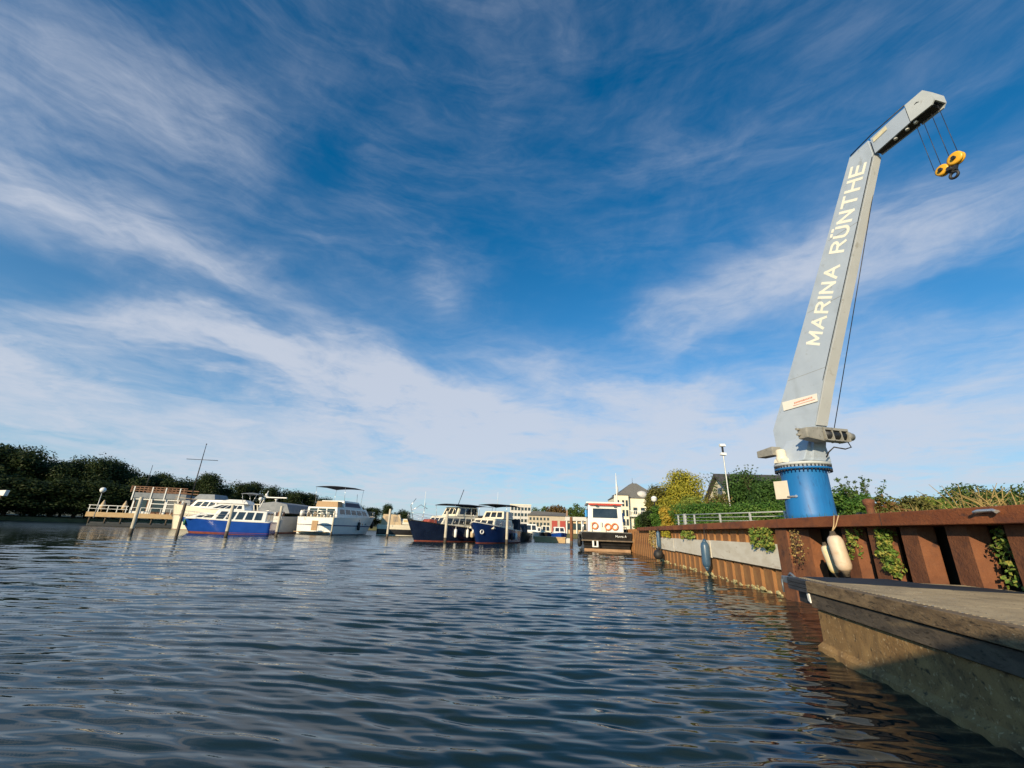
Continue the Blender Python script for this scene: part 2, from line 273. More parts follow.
# ------------------------------------------------------------------ water
def make_water():
    rs=[.45]
    while rs[-1]<75: rs.append(rs[-1]+max(.018,.0046*rs[-1]))
    while rs[-1]<4500: rs.append(rs[-1]*1.22)
    rs=np.array(rs)
    fan=np.linspace(R(-60),R(58),470); rest=np.linspace(R(58),R(300),34)[1:-1]; th=np.concatenate([fan,rest]); nth=len(th)
    Rr,Th=np.meshgrid(rs,th,indexing='ij'); Xw=Rr*np.sin(Th); Yw=Rr*np.cos(Th)
    sp_r=np.gradient(rs)[:,None]*np.ones_like(Th); Zw=np.zeros_like(Xw)
    rng=np.random.RandomState(3)
    edge=np.clip(np.minimum((Th-R(-60))/R(6),(R(58)-Th)/R(5)),0,1); edge[:,len(fan):]=0
    wv=[]
    for lam,n,sl in ((1.9,6,.010),(1.1,10,.019),(.66,14,.026),(.42,14,.034),(.27,14,.050),(.19,14,.054),(.13,12,.036)):
        for i in range(n):
            l=lam*rng.uniform(.75,1.3); a=rng.normal(0,.20 if l>.35 else .15)+R(-2)+(R(24) if rng.rand()<.12 else 0); wv.append((l,a,sl*math.sqrt(2)/math.sqrt(n)*l/(2*PI),rng.uniform(0,2*PI)))
    # gusty patches scale the ripples
    g=1+.35*np.sin(Xw*.21+Yw*.13+1)+.25*np.sin(Xw*.5-Yw*.33)*np.cos(Yw*.27)
    wx=Xw+.3*np.sin(Yw*.35+Xw*.22); wy=Yw+.25*np.sin(Xw*.45+Yw*.2)+.06*np.sin(Xw*1.4+.5*Yw)
    q_=np.clip((Yw-2.5)/18,0,1); far_=.62+1.25*q_*q_*(3-2*q_)
    for l,a,A,ph in wv:
        kx,ky=math.sin(a)*2*PI/l,math.cos(a)*2*PI/l
        fade=np.clip((l/sp_r-2.5)/3,0,1)
        s=np.sin(kx*wx+ky*wy+ph); Zw+=A*fade*g*(1 if l<.36 else far_)*(s+.25*np.cos(2*(kx*wx+ky*wy+ph)))
    Zw*=edge
    V=np.stack([Xw,Yw,Zw],-1).reshape(-1,3); V=np.vstack([V,[[0,0,0]]])
    i=np.arange(len(rs)-1)[:,None]*nth; j=np.arange(nth)[None,:]; j2=(j+1)%nth
    Q=np.stack([i+j,i+nth+j,i+nth+j2,i+j2],-1).reshape(-1,4)
    M=bpy.data.materials.new('harbour_water'); M.use_nodes=True; t=M.node_tree; b=t.nodes['Principled BSDF']
    b.inputs['Base Color'].default_value=(.012,.024,.022,1); b.inputs['Roughness'].default_value=.045; b.inputs['IOR'].default_value=1.333; b.inputs['Specular IOR Level'].default_value=.5
    g_=t.nodes.new('ShaderNodeNewGeometry'); mp=t.nodes.new('ShaderNodeMapping'); t.links.new(g_.outputs['Position'],mp.inputs[0]); mp.inputs['Rotation'].default_value=(0,0,R(6)); mp.inputs['Scale'].default_value=(.28,1,1)
    sy=t.nodes.new('ShaderNodeSeparateXYZ'); t.links.new(g_.outputs['Position'],sy.inputs[0]); rf=t.nodes.new('ShaderNodeMapRange'); rf.interpolation_type='SMOOTHSTEP'; t.links.new(sy.outputs[1],rf.inputs[0]); rf.inputs[1].default_value=12; rf.inputs[2].default_value=60; rf.inputs[3].default_value=1; rf.inputs[4].default_value=3.6
    prev=None
    for sc,di,dist in ((2.4,3,.009),(5.5,2,.005),(14,1,.0006)):
        n=t.nodes.new('ShaderNodeTexNoise'); n.inputs['Scale'].default_value=sc; n.inputs['Detail'].default_value=di; n.inputs['Distortion'].default_value=.6; t.links.new(mp.outputs[0],n.inputs['Vector'])
        bn=t.nodes.new('ShaderNodeBump'); bn.inputs['Strength'].default_value=.9; bn.inputs['Distance'].default_value=dist; hm=t.nodes.new('ShaderNodeMath'); hm.operation='MULTIPLY'; t.links.new(n.outputs[0],hm.inputs[0]); t.links.new(rf.outputs[0],hm.inputs[1]); t.links.new(hm.outputs[0],bn.inputs['Height'])
        if prev: t.links.new(prev,bn.inputs['Normal'])
        prev=bn.outputs[0]
    rr=t.nodes.new('ShaderNodeMapRange'); rr.interpolation_type='SMOOTHSTEP'; t.links.new(sy.outputs[1],rr.inputs[0]); rr.inputs[1].default_value=14; rr.inputs[2].default_value=62; rr.inputs[3].default_value=.035; rr.inputs[4].default_value=.30; t.links.new(rr.outputs[0],b.inputs['Roughness'])
    t.links.new(prev,b.inputs['Normal'])
    o=rawmesh('water',V,Q,M,smooth=True)
    # close the middle below the camera
    tag(o,None,None,kind='structure'); o['label']='dark blue green rippled harbour water'
    return o
make_water()
# ------------------------------------------------------------------ ground (one sheet with the basin left open)
WX0=4.75; WS=math.tan(R(7.1))                      # waterside face of the sheet pile wall
def wall_x(y): return WX0+WS*y
WDIR=Vector((math.sin(R(7.1)),math.cos(R(7.1)),0)); WN=Vector((-math.cos(R(7.1)),math.sin(R(7.1)),0))
def AZ(deg,d): return (d*math.sin(R(deg)),d*math.cos(R(deg)))
shore=[((-70,-60),.5),((-95,-10),.5),((-100,35),.5)]+[(AZ(a,d),z) for a,d,z in ((-52,108,.7),(-46,104,.7),(-42,106,.7),(-36,112,.7),(-28,118,.8),(-18,116,.8),(-8,112,.8),(0,106,.8),(6,100,.9),(10,88,.9),(12.5,72,1.0),(14,56,1.2))]
shore+=[((wall_x(y)+.55,y),1.5) for y in (47,36,28,20,12,5,-5,-20)]+[((3,-60),1.5)]
def make_ground():
    V=[];Q=[];n=len(shore)
    for k,((x,y),z) in enumerate(shore):
        d=math.hypot(x,y); ux,uy=x/d,y/d
        wallpt= k>=n-9
        if wallpt: ux,uy=(1,0)
        for j,(e,zz) in enumerate(((0,-1.2),(.0 if wallpt else .5,z*.75),(.3 if wallpt else 1.0,z),(12,z+.1),(60,z+.5),(300,z+1.5),(5000,2))):
            V.append((x+ux*e,y+uy*e,zz))
    for k in range(n-1):
        for j in range(6): Q.append((k*7+j,(k+1)*7+j,(k+1)*7+j+1,k*7+j+1))
    M=mat('grassy_ground',(.06,.07,.03),(.13,.12,.06),.5,.95,bump=.5,bscale=6,spots=(.10,.12,.04),spot_scale=.3)
    o=rawmesh('ground',V,Q,M); tag(o,'rough grassy land around the harbour basin',None,kind='structure')
make_ground()

# ------------------------------------------------------------------ sheet pile wall
wall=thing('sheet_pile_wall','rusty brown sheet pile quay wall with a capping beam, right of the water','quay wall',(WX0,0,0),-R(7.1))
# local frame: +y along the wall, -x toward the water
def wl(y): return y/math.cos(R(7.1))
def pile(y,ztop,zbot,depth=.15,w=.29,run=.08,back=0,th=.014):
    b=MB(); outl=[(depth,y-run),(0,y),(0,y+w),(depth,y+w+run*.7)]
    if back: outl.append((depth,y+w+run+back+.004))
    inn=[(x+th,yy) for x,yy in outl]
    for i in range(len(outl)-1):
        a0,a1,b1,b0=outl[i],outl[i+1],inn[i+1],inn[i]
        b.hexa([(*a0,zbot),(*a1,zbot),(*b1,zbot),(*b0,zbot),(*a0,ztop),(*a1,ztop),(*b1,ztop),(*b0,ztop)])
    bmesh.ops.remove_doubles(b.bm,verts=b.bm.verts,dist=.0005)
    return b
PILE2=mat('ochre_pile',(.21,.085,.030),(.34,.17,.06),2.6,.9,bump=.6,bscale=26,spots=(.42,.32,.14),spot_scale=2.2,spot_ramp=(.62,.80),stretch=(1,1,.8))
proto=pile(0,1.38,-1.0).build('sheet_pile',PILE,wall); proto2=pile(0,1.38,-1.0,depth=.05,w=.42,run=.04,back=.08).build('sheet_pile',PILE2,wall)
near=[-1.30+.72*k for k in range(9)]; near=[y for y in near if y<4.3]+[4.42,5.16,5.90,6.57,7.22]
for i,y in enumerate(near):
    o=proto if i==0 else proto.copy()
    if i: COL.objects.link(o); o.parent=wall
    o.location=(0,wl(y),0)
y=9.72; i=0
while y<29.2:
    o=proto2 if i==0 else proto2.copy()
    if i: COL.objects.link(o); o.parent=wall
    o.location=(0,wl(y),0); y+=.60; i+=1
b=MB(); b.box(-.10,.28,9.22,9.72,-1,1.37,.01); b.hexa([(-.060,9.218,-1),(.28,9.218,-1),(.28,8.70,-1),(.06,8.70,-1),(-.060,9.218,1.368),(.28,9.218,1.368),(.28,8.70,1.368),(.06,8.70,1.368)]); b.build('box_pile',PILE,wall)
b=MB(); b.box(-.17,.62,-6,27.4,1.385,1.562,.012); b.build('capping_beam',RUST,wall)
b=MB()
for yy in np.arange(-3,27,.0+3.1): b.box(-.172,-.168,yy,yy+.012,1.387,1.559)
b.build('weld_seam',mat('weld',(.06,.03,.02)),wall)
for i,(a,c) in enumerate(((9.76,14.2),(14.23,18.9),(18.93,23.3))):
    b=MB(); b.hexa([(-.075,a,.545),(-.075,c,.575),(.06,c,.575),(.06,a,.545),(-.075,a,1.055),(-.075,c,1.06),(.06,c,1.06),(.06,a,1.055)],.006); b.build('concrete_panel',CONC,wall)
b=MB()
rg_=random.Random(8)
for k in range(110):
    yy_=9.8+rg_.random()*13; r_=rg_.uniform(.03,.10)
    bmesh.ops.create_icosphere(b.bm,subdivisions=1,radius=r_,matrix=Matrix.Translation((.0,yy_,rg_.uniform(-.03,.07)))@Matrix.Diagonal((.35,1.3,.55,1)))
tag(b.build('waterline_growth',mat('pale_growth',(.40,.34,.15),(.55,.47,.24),4,.95,bump=.8),wall),None,None,kind='stuff')
b=MB(); b.box(.34,.46,-6,34,-1,1.375); b.build('backfill_shade_face',mat('shade_dark_earth',(.02,.016,.012),(.04,.03,.02),3,.95),wall)  # near-black earth, shade of the pile recesses put into its colour
b=MB(); b.box(-.03,.28,29.6,36,-.9,1.50); 
for k in range(16): b.box(-.07,-.031,29.65+k*.4,29.85+k*.4,-.9,1.50)
b.build('far_wall_section',PILE2,wall)
# lifting eye on the beam
b=MB(); b.tube([(-.22,4.52,1.50),(-.21,4.56,1.515),(-.21,4.74,1.515),(-.22,4.78,1.50)],.018,8); b.tube([(-.16,4.55,1.505),(-.215,4.55,1.51)],.015,6); b.tube([(-.16,4.75,1.505),(-.215,4.75,1.51)],.015,6)
b.build('lifting_lug',STEEL,wall)
def WP(yl,off,z): # wall-local to world
    return Vector((WX0,0,0))+WDIR*yl+WN*off+Vector((0,0,z))

# ------------------------------------------------------------------ pontoon
pon=thing('pontoon','brown concrete pontoon with timber rim boards and ribbed grey deck, lower right corner','pontoon')
ra=Vector((3.57,5.80)); rb=Vector((1.87,-3.0)); 
dv=(rb-ra).normalized(); nv=Vector((-dv.y,dv.x)) # toward right/wall side?
if nv.x<0: nv=-nv
def PP(s,o,z): q=ra+dv*s+nv*o; return (q.x,q.y,z)
LP=(rb-ra).length
def slab(s0,s1,o0,o1,z0,z1,bev=.006,zt=None):
    return MB().hexa([PP(s0,o0,z0),PP(s1,o0,z0),PP(s1,o1,z0),PP(s0,o1,z0),PP(s0,o0,z1),PP(s1,o0,z1),PP(s1,o1,z1),PP(s0,o1,z1)],bev)
slab(.50,LP,.07,2.0,-.8,.425,.02).build('hull',HULLC,pon)
# battered foot of the hull
MB().prism([PP(.46,.0,-.4),PP(.46,.03,.05),PP(.49,.075,.10),PP(.49,.3,.1),PP(.49,.3,-.4)],Vector(PP(LP,.0,0))-Vector(PP(.46,0,0))).build('hull_foot',HULLC,pon)
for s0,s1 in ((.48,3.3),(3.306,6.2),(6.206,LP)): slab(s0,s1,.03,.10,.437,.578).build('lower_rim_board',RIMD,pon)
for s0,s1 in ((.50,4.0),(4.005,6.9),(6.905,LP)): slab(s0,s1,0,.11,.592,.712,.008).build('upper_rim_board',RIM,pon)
for z0 in (.578,.623,.668): slab(.0,.495,.0,.11,z0,z0+.041,.004).build('end_rim_board',TARRED,pon)
slab(-.06,.0,.02,2.3,.585,.705,.008).build('end_beam',TARRED,pon)
slab(.02,.46,.10,1.9,.44,.575,.004).build('under_beam',BLACK,pon)
# deck boards with moulded ribs across
deckM=mat('deck_board',(.23,.19,.13),(.31,.26,.18),2.5,.8,bump=.3,bscale=60,spots=(.15,.125,.09),spot_scale=1.6,spot_ramp=(.45,.7),specks=[(40,.62,.68,(.10,.085,.06)),(22,.68,.72,(.5,.46,.38))])
W1=2.05
nb=0; s=.02
while s<LP-.2:
    b=MB(); e=min(s+.704,LP)
    q=[PP(s,.112,.66),PP(e,.112,.66),PP(e,W1,.66),PP(s,W1,.66)]
    b.hexa([q[0],q[1],q[2],q[3]]+[(x,y_,.700) for x,y_,_ in q])
    r_=s+.008
    while r_<e-.03:
        b.hexa([PP(r_,.118,.6995),PP(r_+.040,.118,.6995),PP(r_+.040,W1,.6995),PP(r_,W1,.6995),PP(r_+.004,.12,.713),PP(r_+.036,.12,.713),PP(r_+.036,W1,.713),PP(r_+.004,W1,.713)]); r_+=.0578
    o=b.build('deck_board',deckM,pon); o.data.materials.append(mat('deck_groove',(.045,.038,.028),(.075,.062,.045),5,.9))
    for p_ in o.data.polygons[:6]: p_.material_index=1
    s+=.706
MB().prism([(3.66,5.20,.7145),(4.28,4.95,.7145),(4.85,4.72,.7145),(5.35,4.62,.7145),(5.35,5.10,.7145),(4.9,5.35,.7145),(4.9,5.86,.7145),(3.78,5.80,.7145)],(0,0,.004)).build('shadow_band',mat('blue_black_shadow',(.022,.03,.045),(.035,.045,.062),4,.8,spec=.2),pon)  # dark sheet on the deck boards in place of a shadow band
b=MB(); b.hexa([PP(-.34,.06,.62),PP(-.06,.06,.62),PP(-.06,.20,.62),PP(-.34,.20,.62),PP(-.34,.06,.70),PP(-.06,.06,.70),PP(-.06,.20,.70),PP(-.34,.20,.70)],.01)
b.tube([PP(-.30,.05,.50),PP(-.30,.05,.66)],.012,6); b.tube([PP(-.36,.13,.66),PP(-.20,.13,.74),PP(-.08,.13,.70)],.014,6); b.build('mooring_bracket',mat('dull_steel',(.12,.15,.18),(.22,.25,.28),12,.5,metal=.4),pon)
b=MB(); b.hexa([PP(.45,.015,.50),PP(.50,.015,.48),PP(.50,.029,.48),PP(.45,.029,.50),PP(.44,.015,.58),PP(.485,.015,.585),PP(.485,.029,.585),PP(.44,.029,.58)]); b.build('white_reflector',LAMPW,pon)
b=MB(); rng=random.Random(4)
for k in range(46):
    s_=rng.uniform(.3,5.2); o_=rng.choice([rng.uniform(.01,.2),rng.uniform(.1,1.8)]); r_=rng.uniform(.006,.02); c=Vector(PP(s_,o_,.7128))
    b.face([c+Vector((math.cos(a)*r_*rng.uniform(.6,1.2)*1.4,math.sin(a)*r_*rng.uniform(.5,1),.003)) for a in np.linspace(0,2*PI,8)[:-1]])
tag(b.build('dropping',LAMPW,pon),None,None,kind='stuff')
bt=thing('added_shade_boat','unseen boat behind the viewpoint, added to shade the pontoon side','motor boat',(-1.3,-2.1,0))
BHM=mat('added_boat_hull',(.55,.55,.53))
MB().hexa([(-1.2,-7,-.3),(1.1,-7,-.3),(.9,-1.0,-.3),(-1.0,-1.0,-.3),(-1.5,-7,1.45),(1.45,-7,1.45),(1.2,-.9,1.5),(-1.3,-.9,1.5)],.1).build('hull',BHM,bt)  # hull of the added shade boat
MB().hexa([(-1.2,-5,1.5),(1.2,-5,1.5),(1.1,-1.1,1.5),(-1.1,-1.1,1.5),(-1.1,-5,3.0),(.45,-5,3.0),(.40,-1.5,3.0),(-1.0,-1.5,3.0)],.1).build('cabin',BHM,bt)  # cabin of the added shade boat
for yy in (-4.6,-3.4,-2.2): MB().hexa([(1.12,yy,1.75),(1.12,yy+.8,1.75),(1.02,yy+.8,1.75),(1.02,yy,1.75),(.80,yy,2.2),(.80,yy+.8,2.2),(.70,yy+.8,2.2),(.70,yy,2.2)]).build('window',GLASS,bt)  # windows of the added shade boat
# boat above is added, out of view, to cast shade on the pontoon hull

# ------------------------------------------------------------------ fenders
def fender(name,label,top,length,r,m_,endm,tilt=None,rope_to=None,group=None):
    t=thing(name,label,'fender',top,0,group)
    d=(Vector(tilt) if tilt else Vector((0,0,-1))).normalized()
    L=length; prof=[(.25*r,0),(.55*r,.02*L),(.86*r,.08*L),(r,.18*L),(r,.5*L),(r,.82*L),(.86*r,.92*L),(.5*r,.98*L),(.2*r,L)]
    MB().lathe(prof,20,((0,0,0),d)).build('body',m_,t)
    MB().lathe([(.3*r,-.10*L),(.42*r,-.02*L),(.62*r,.035*L),(.2*r,.04*L)],14,((0,0,0),d)).build('top_cap',endm,t)
    MB().lathe([(.2*r,.955*L),(.66*r,.96*L),(.45*r,1.02*L),(.28*r,1.12*L)],14,((0,0,0),d)).build('bottom_cap',endm,t)
    if rope_to:
        for k,q in enumerate(rope_to): MB().tube([Vector((0,0,0))-d*.08*L,(Vector(q)-Vector(top))*.5+Vector((.0,0,-.01)),Vector(q)-Vector(top)],.009,6).build('rope',TYREB if m_ is FENDW else BLACK,t)
    return t
p=WP(14.3,.22,1.02); fender('fender','blue grey cylindrical fender hanging against the pale concrete panels',p,.78,.13,FENDB,FENDB,rope_to=[WP(14.3,.18,1.45)])
p=WP(21.2,.2,1.35); t=fender('fender','slim dark fender hanging at the far end of the pale concrete panels',p,.75,.09,FENDB,BLACK,rope_to=[WP(21.2,.18,1.55)])
p2=WP(20.9,.32,.32); tag(MB().sphere((0,0,0),.22,18,12).lathe([(.05,.18),(.05,.3)],8).build('fender_ball',BLACK,loc=p2),'black ball fender floating below the slim dark fender','fender')
yw=7.38
fender('fender','plump dirty white fender hanging on ropes in front of the box pile gap',WP(yw-.10,.30,1.255),.56,.112,FENDW,RIMD,tilt=(.08,-.10,-1),rope_to=[WP(yw-.04,.19,1.56),WP(yw-.16,.19,1.56)])
fender('fender','yellowed slimmer fender behind the plump dirty white one',WP(yw+.34,.22,1.09),.46,.08,mat('yellow_white_fender',(.60,.50,.30),(.72,.62,.42),3,.5,spots=(.62,.48,.1),spot_scale=2),RIMD,tilt=(.12,-.15,-1))

# ------------------------------------------------------------------ crane
CB=Vector((7.27,10.44,0)); CA=168
cr=thing('slewing_crane','tall grey boom crane lettered MARINA RÜNTHE on a blue pedestal','crane',CB,0)
T=Vector((math.sin(R(CA)),math.cos(R(CA)),0)); NN=Vector((math.sin(R(CA+90)),math.cos(R(CA+90)),0))
def C3(s,n,z): return T*s+NN*n+Vector((0,0,z))
MB().lathe([(.515,1.45),(.50,1.75),(.49,2.2),(.485,2.72),(.50,2.76)],48).build('pedestal',CRBLUE,cr)
MB().lathe([(.50,2.76),(.60,2.775),(.60,2.815),(.52,2.82)],48).build('pedestal_flange',CRBLUE,cr)
MB().lathe([(.52,2.82),(.565,2.825),(.565,2.87),(.60,2.875),(.60,2.93),(.50,2.955),(.40,2.96)],48).build('slewing_ring',CRLIGHT,cr)
bolt0=None
for k in range(44):
    a=2*PI*k/44
    for zz,rr0 in ((2.735,.585),(2.820,.582)):
        if bolt0 is None: bolt0=MB().lathe([(.015,0),(.015,.05)],6).build('bolt',DARKM,cr); o=bolt0
        else: o=bolt0.copy(); COL.objects.link(o); o.parent=cr
        o.location=(math.cos(a)*rr0,math.sin(a)*rr0,zz-(.01 if zz<2.8 else 0))
HW=.18
# boom: side outline in (s,z), extruded across
side=[(-.36,2.96),(-.49,3.08),(-.51,3.90),(.21,5.08),(3.01,9.68),(3.44,9.71),(3.44,9.30),(1.16,4.75),(.72,3.75),(.50,2.96)]
def nz_(z): return HW-.075*max(0,(z-3.0)/6.35)
def sym(poly,inset=0,mb=None):
    b=mb or MB(); A=[b.bm.verts.new(C3(s,nz_(z)-inset,z)) for s,z in poly]; B2=[b.bm.verts.new(C3(s,-nz_(z)+inset,z)) for s,z in poly]; n=len(poly)
    b.bm.faces.new(A); b.bm.faces.new(B2[::-1])
    for i in range(n): b.bm.faces.new((A[i],B2[i],B2[(i+1)%n],A[(i+1)%n]))
    return b
side[4:7]=[(2.96,9.74),(3.40,9.77),(3.41,9.36)]
b=sym(side); bmesh.ops.bevel(b.bm,geom=b.bm.edges[:],offset=.006,segments=1,affect='EDGES'); b.build('boom',CRGREY,cr)
# broad foot blending the boom to the ring
b=MB(); b.hexa([C3(-.44,.40,2.955),C3(.46,.40,2.955),C3(.46,-.40,2.955),C3(-.44,-.40,2.955),C3(-.15,.19,3.52),C3(.55,.19,3.52),C3(.55,-.19,3.52),C3(-.15,-.19,3.52)],.02); b.build('boom_foot',CRGREY,cr)
# boom front face: lighter grey overlay, its sunlit brightness put into the colour
b=MB(); 
def shift(p,d): return (p[0]+d,p[1])
fr=[(.735,3.76),(1.175,4.745),(3.41,9.30)]
sym([(s+.004,z) for s,z in fr]+[(s+.02,z-.005) for s,z in fr[::-1]],.012,b); b.build('sunlit_front_face',mat('boom_front_sunlit_grey',(.50,.515,.52),(.56,.575,.58),1.5,.5,specks=[(5,.60,.72,(.42,.42,.40))]),cr)
b=MB(); b.prism([C3(s-.03,nz_(z)+.004,z+.005) for s,z in fr[1:]]+[C3(s-.018,nz_(z)+.004,z) for s,z in fr[1:][::-1]],NN*(-.008)); b.build('edge_seam',DARKM,cr)
for zz in (5.05,6.55,8.05):
    sl=.21+(zz-5.08)*.609; sr=1.175+(zz-4.745)*.491
    b=MB(); b.prism([C3(sl+.02,nz_(zz)+.0008,zz),C3(sr-.05,nz_(zz-.0)+.0008,zz-.02),C3(sr-.05,nz_(zz)+.0008,zz-.012),C3(sl+.02,nz_(zz)+.0008,zz+.008)],NN*.0015); b.build('plate_seam',WINCH,cr)
# jib: an open channel (top + two sides) with dark inside
b=MB(); zt=9.76; zb=9.35
K0=.105
b.hexa([C3(3.455,K0,zt-.03),C3(4.20,HW-.035,zt-.03),C3(4.20,-HW+.035,zt-.03),C3(3.455,-K0,zt-.03),C3(3.455,K0,zt),C3(4.20,HW-.035,zt),C3(4.20,-HW+.035,zt),C3(3.455,-K0,zt)])
for sg in (1,-1):
    o0=[C3(3.455,sg*K0,zb-.02),C3(4.20,sg*(HW-.035),zb),C3(4.20,sg*(HW-.035),zt-.031),C3(3.455,sg*K0,zt-.031)]; b.hexa([o0[0],o0[1],o0[2],o0[3]]+[q-NN*(.03*sg) for q in o0])
b.build('jib',CRGREY,cr)
b=MB(); b.hexa([C3(3.46,K0-.032,zb+.0),C3(4.56,HW-.06,zb+.01),C3(4.56,-HW+.06,zb+.01),C3(3.46,-K0+.032,zb+.0),C3(3.46,K0-.032,zb+.015),C3(4.56,HW-.06,zb+.025),C3(4.56,-HW+.06,zb+.025),C3(3.46,-K0+.032,zb+.015)]); b.build('jib_underside',mat('near_black_underside',(.02,.018,.018),(.05,.042,.04),6,.7),cr)  # near-black plate across the open bottom of the channel
b=MB(); o2=HW-.018
b.prism([C3(4.22,o2,9.345),C3(4.60,o2,9.335),C3(4.66,o2,9.42),C3(4.66,o2,9.60),C3(4.55,o2,9.80),C3(4.22,o2,9.80)],NN*(-.03))
b.prism([C3(4.22,-o2,9.345),C3(4.60,-o2,9.335),C3(4.66,-o2,9.42),C3(4.66,-o2,9.60),C3(4.55,-o2,9.80),C3(4.22,-o2,9.80)],NN*(.03))
b.hexa([C3(4.22,o2-.031,9.77),C3(4.55,o2-.031,9.77),C3(4.55,-o2+.031,9.77),C3(4.22,-o2+.031,9.77),C3(4.22,o2-.031,9.80),C3(4.55,o2-.031,9.80),C3(4.55,-o2+.031,9.80),C3(4.22,-o2+.031,9.80)])
b.hexa([C3(4.635,o2-.031,9.40),C3(4.66,o2-.031,9.40),C3(4.66,-o2+.031,9.40),C3(4.635,-o2+.031,9.40),C3(4.635,o2-.031,9.60),C3(4.66,o2-.031,9.60),C3(4.66,-o2+.031,9.60),C3(4.635,-o2+.031,9.60)])
b.hexa([C3(4.635,o2-.031,9.60),C3(4.66,o2-.031,9.60),C3(4.66,-o2+.031,9.60),C3(4.635,-o2+.031,9.60),C3(4.53,o2-.031,9.79),C3(4.55,o2-.031,9.80),C3(4.55,-o2+.031,9.80),C3(4.53,-o2+.031,9.79)])
b.build('jib_head',CRLIGHT,cr)
for s in (3.85,4.08,4.24): b=MB(); b.lathe([(.034,0),(.034,.05)],12,(C3(s,.06,zb-.045),(0,0,1))); b.build('sheave_bolt',LAMPW,cr)
b=MB()
for s,z in ((4.36,9.63),): b.prism([C3(s,o2+.002,z),C3(s+.05,o2+.002,z+.02),C3(s+.09,o2+.002,z-.02),C3(s+.05,o2+.002,z)],NN*.006)
b.build('vent_slot',DARKM,cr)
b=MB(); b.prism([C3(3.50,.112,9.60),C3(3.80,.130,9.62),C3(3.80,.130,9.72),C3(3.50,.112,9.70)],NN*.006); b.build('jib_sign',mat('cream_sign',(.62,.55,.36),(.72,.66,.46),12,.5),cr)
b=MB(); b.tube([C3(3.0,.12,9.74),C3(3.5,.12,9.82),C3(4.2,.12,9.84)],.012,6); b.build('jib_cable',ROPEM,cr)
# sign on the boom
sg=MB(); sg.prism([C3(-.05,HW+.002,4.31),C3(.93,HW+.002,4.29),C3(.95,HW+.002,4.48),C3(-.05,HW+.002,4.54)],NN*.006); sgo=sg.build('warning_sign',mat('sign_white',(.78,.74,.66),(.84,.80,.72),3,.5),cr)
b=MB(); rg=random.Random(9); s=.30
while s<.80:
    w_=rg.uniform(.02,.05); b.prism([C3(s,HW+.009,4.40),C3(s+w_,HW+.009,4.40),C3(s+w_,HW+.009,4.44),C3(s,HW+.009,4.44)],NN*.002); s+=w_+.012
b.prism([C3(.26,HW+.009,4.355),C3(.88,HW+.009,4.345),C3(.88,HW+.009,4.36),C3(.26,HW+.009,4.37)],NN*.002); b.build('sign_print',mat('faded_red_print',(.62,.22,.15),(.70,.34,.24),6,.6),sgo)
# lettering
def text_mesh(body,name,m_,parent,origin,u,v,length,cap,thick=.006,normal=None,bold=.012,space=1.1):
    cu=bpy.data.curves.new('lettering','FONT'); cu.body=body; cu.size=1; cu.offset=bold; cu.space_character=space; cu.resolution_u=4
    ob=bpy.data.objects.new('tmp_text',cu); COL.objects.link(ob); bpy.context.view_layer.update()
    me=bpy.data.meshes.new_from_object(ob.evaluated_get(bpy.context.evaluated_depsgraph_get())); bpy.data.objects.remove(ob)
    co=[v_.co.copy() for v_ in me.vertices]; x0=min(c.x for c in co); x1=max(c.x for c in co)
    y1=.729 # cap height of the built-in face at size 1
    for v_,c in zip(me.vertices,co): v_.co=Vector(origin)+Vector(u)*((c.x-x0)/(x1-x0)*length)+Vector(v)*(c.y/y1*cap)
    bm=bmesh.new(); bm.from_mesh(me); 
    r=bmesh.ops.extrude_face_region(bm,geom=bm.faces[:]); n_=Vector(normal)*thick
    bmesh.ops.translate(bm,verts=[g for g in r['geom'] if isinstance(g,bmesh.types.BMVert)],vec=n_)
    bmesh.ops.recalc_face_normals(bm,faces=bm.faces); bm.to_mesh(me); bm.free()
    me.materials.clear(); me.materials.append(m_); o=bpy.data.objects.new(name,me); COL.objects.link(o); o.parent=parent; return o
GL={'M':(1.0,[[(0,0),(0,1)],[(0,1),(.5,.18)],[(.5,.18),(1,1)],[(1,1),(1,0)]]),'A':(.98,[[(0,0),(.49,1)],[(.49,1),(.98,0)],[(.17,.33),(.81,.33)]]),
'R':(.86,[[(0,0),(0,1)],'arc',[(.0,.5),(.42,.5)],[(.0,1),(.45,1)],[(.45,.5),(.86,0)]]),'I':(.0,[[(0,0),(0,1)]]),'N':(.84,[[(0,0),(0,1)],[(0,1),(.84,0)],[(.84,0),(.84,1)]]),
'U':(.82,[[(0,1),(0,.3)],'cup',[(.82,.3),(.82,1)]]),'T':(.86,[[(0,1),(.86,1)],[(.43,1),(.43,0)]]),'H':(.84,[[(0,0),(0,1)],[(.84,0),(.84,1)],[(0,.52),(.84,.52)]]),'E':(.72,[[(0,0),(0,1)],[(0,1),(.72,1)],[(0,.52),(.66,.52)],[(0,0),(.72,0)]])}
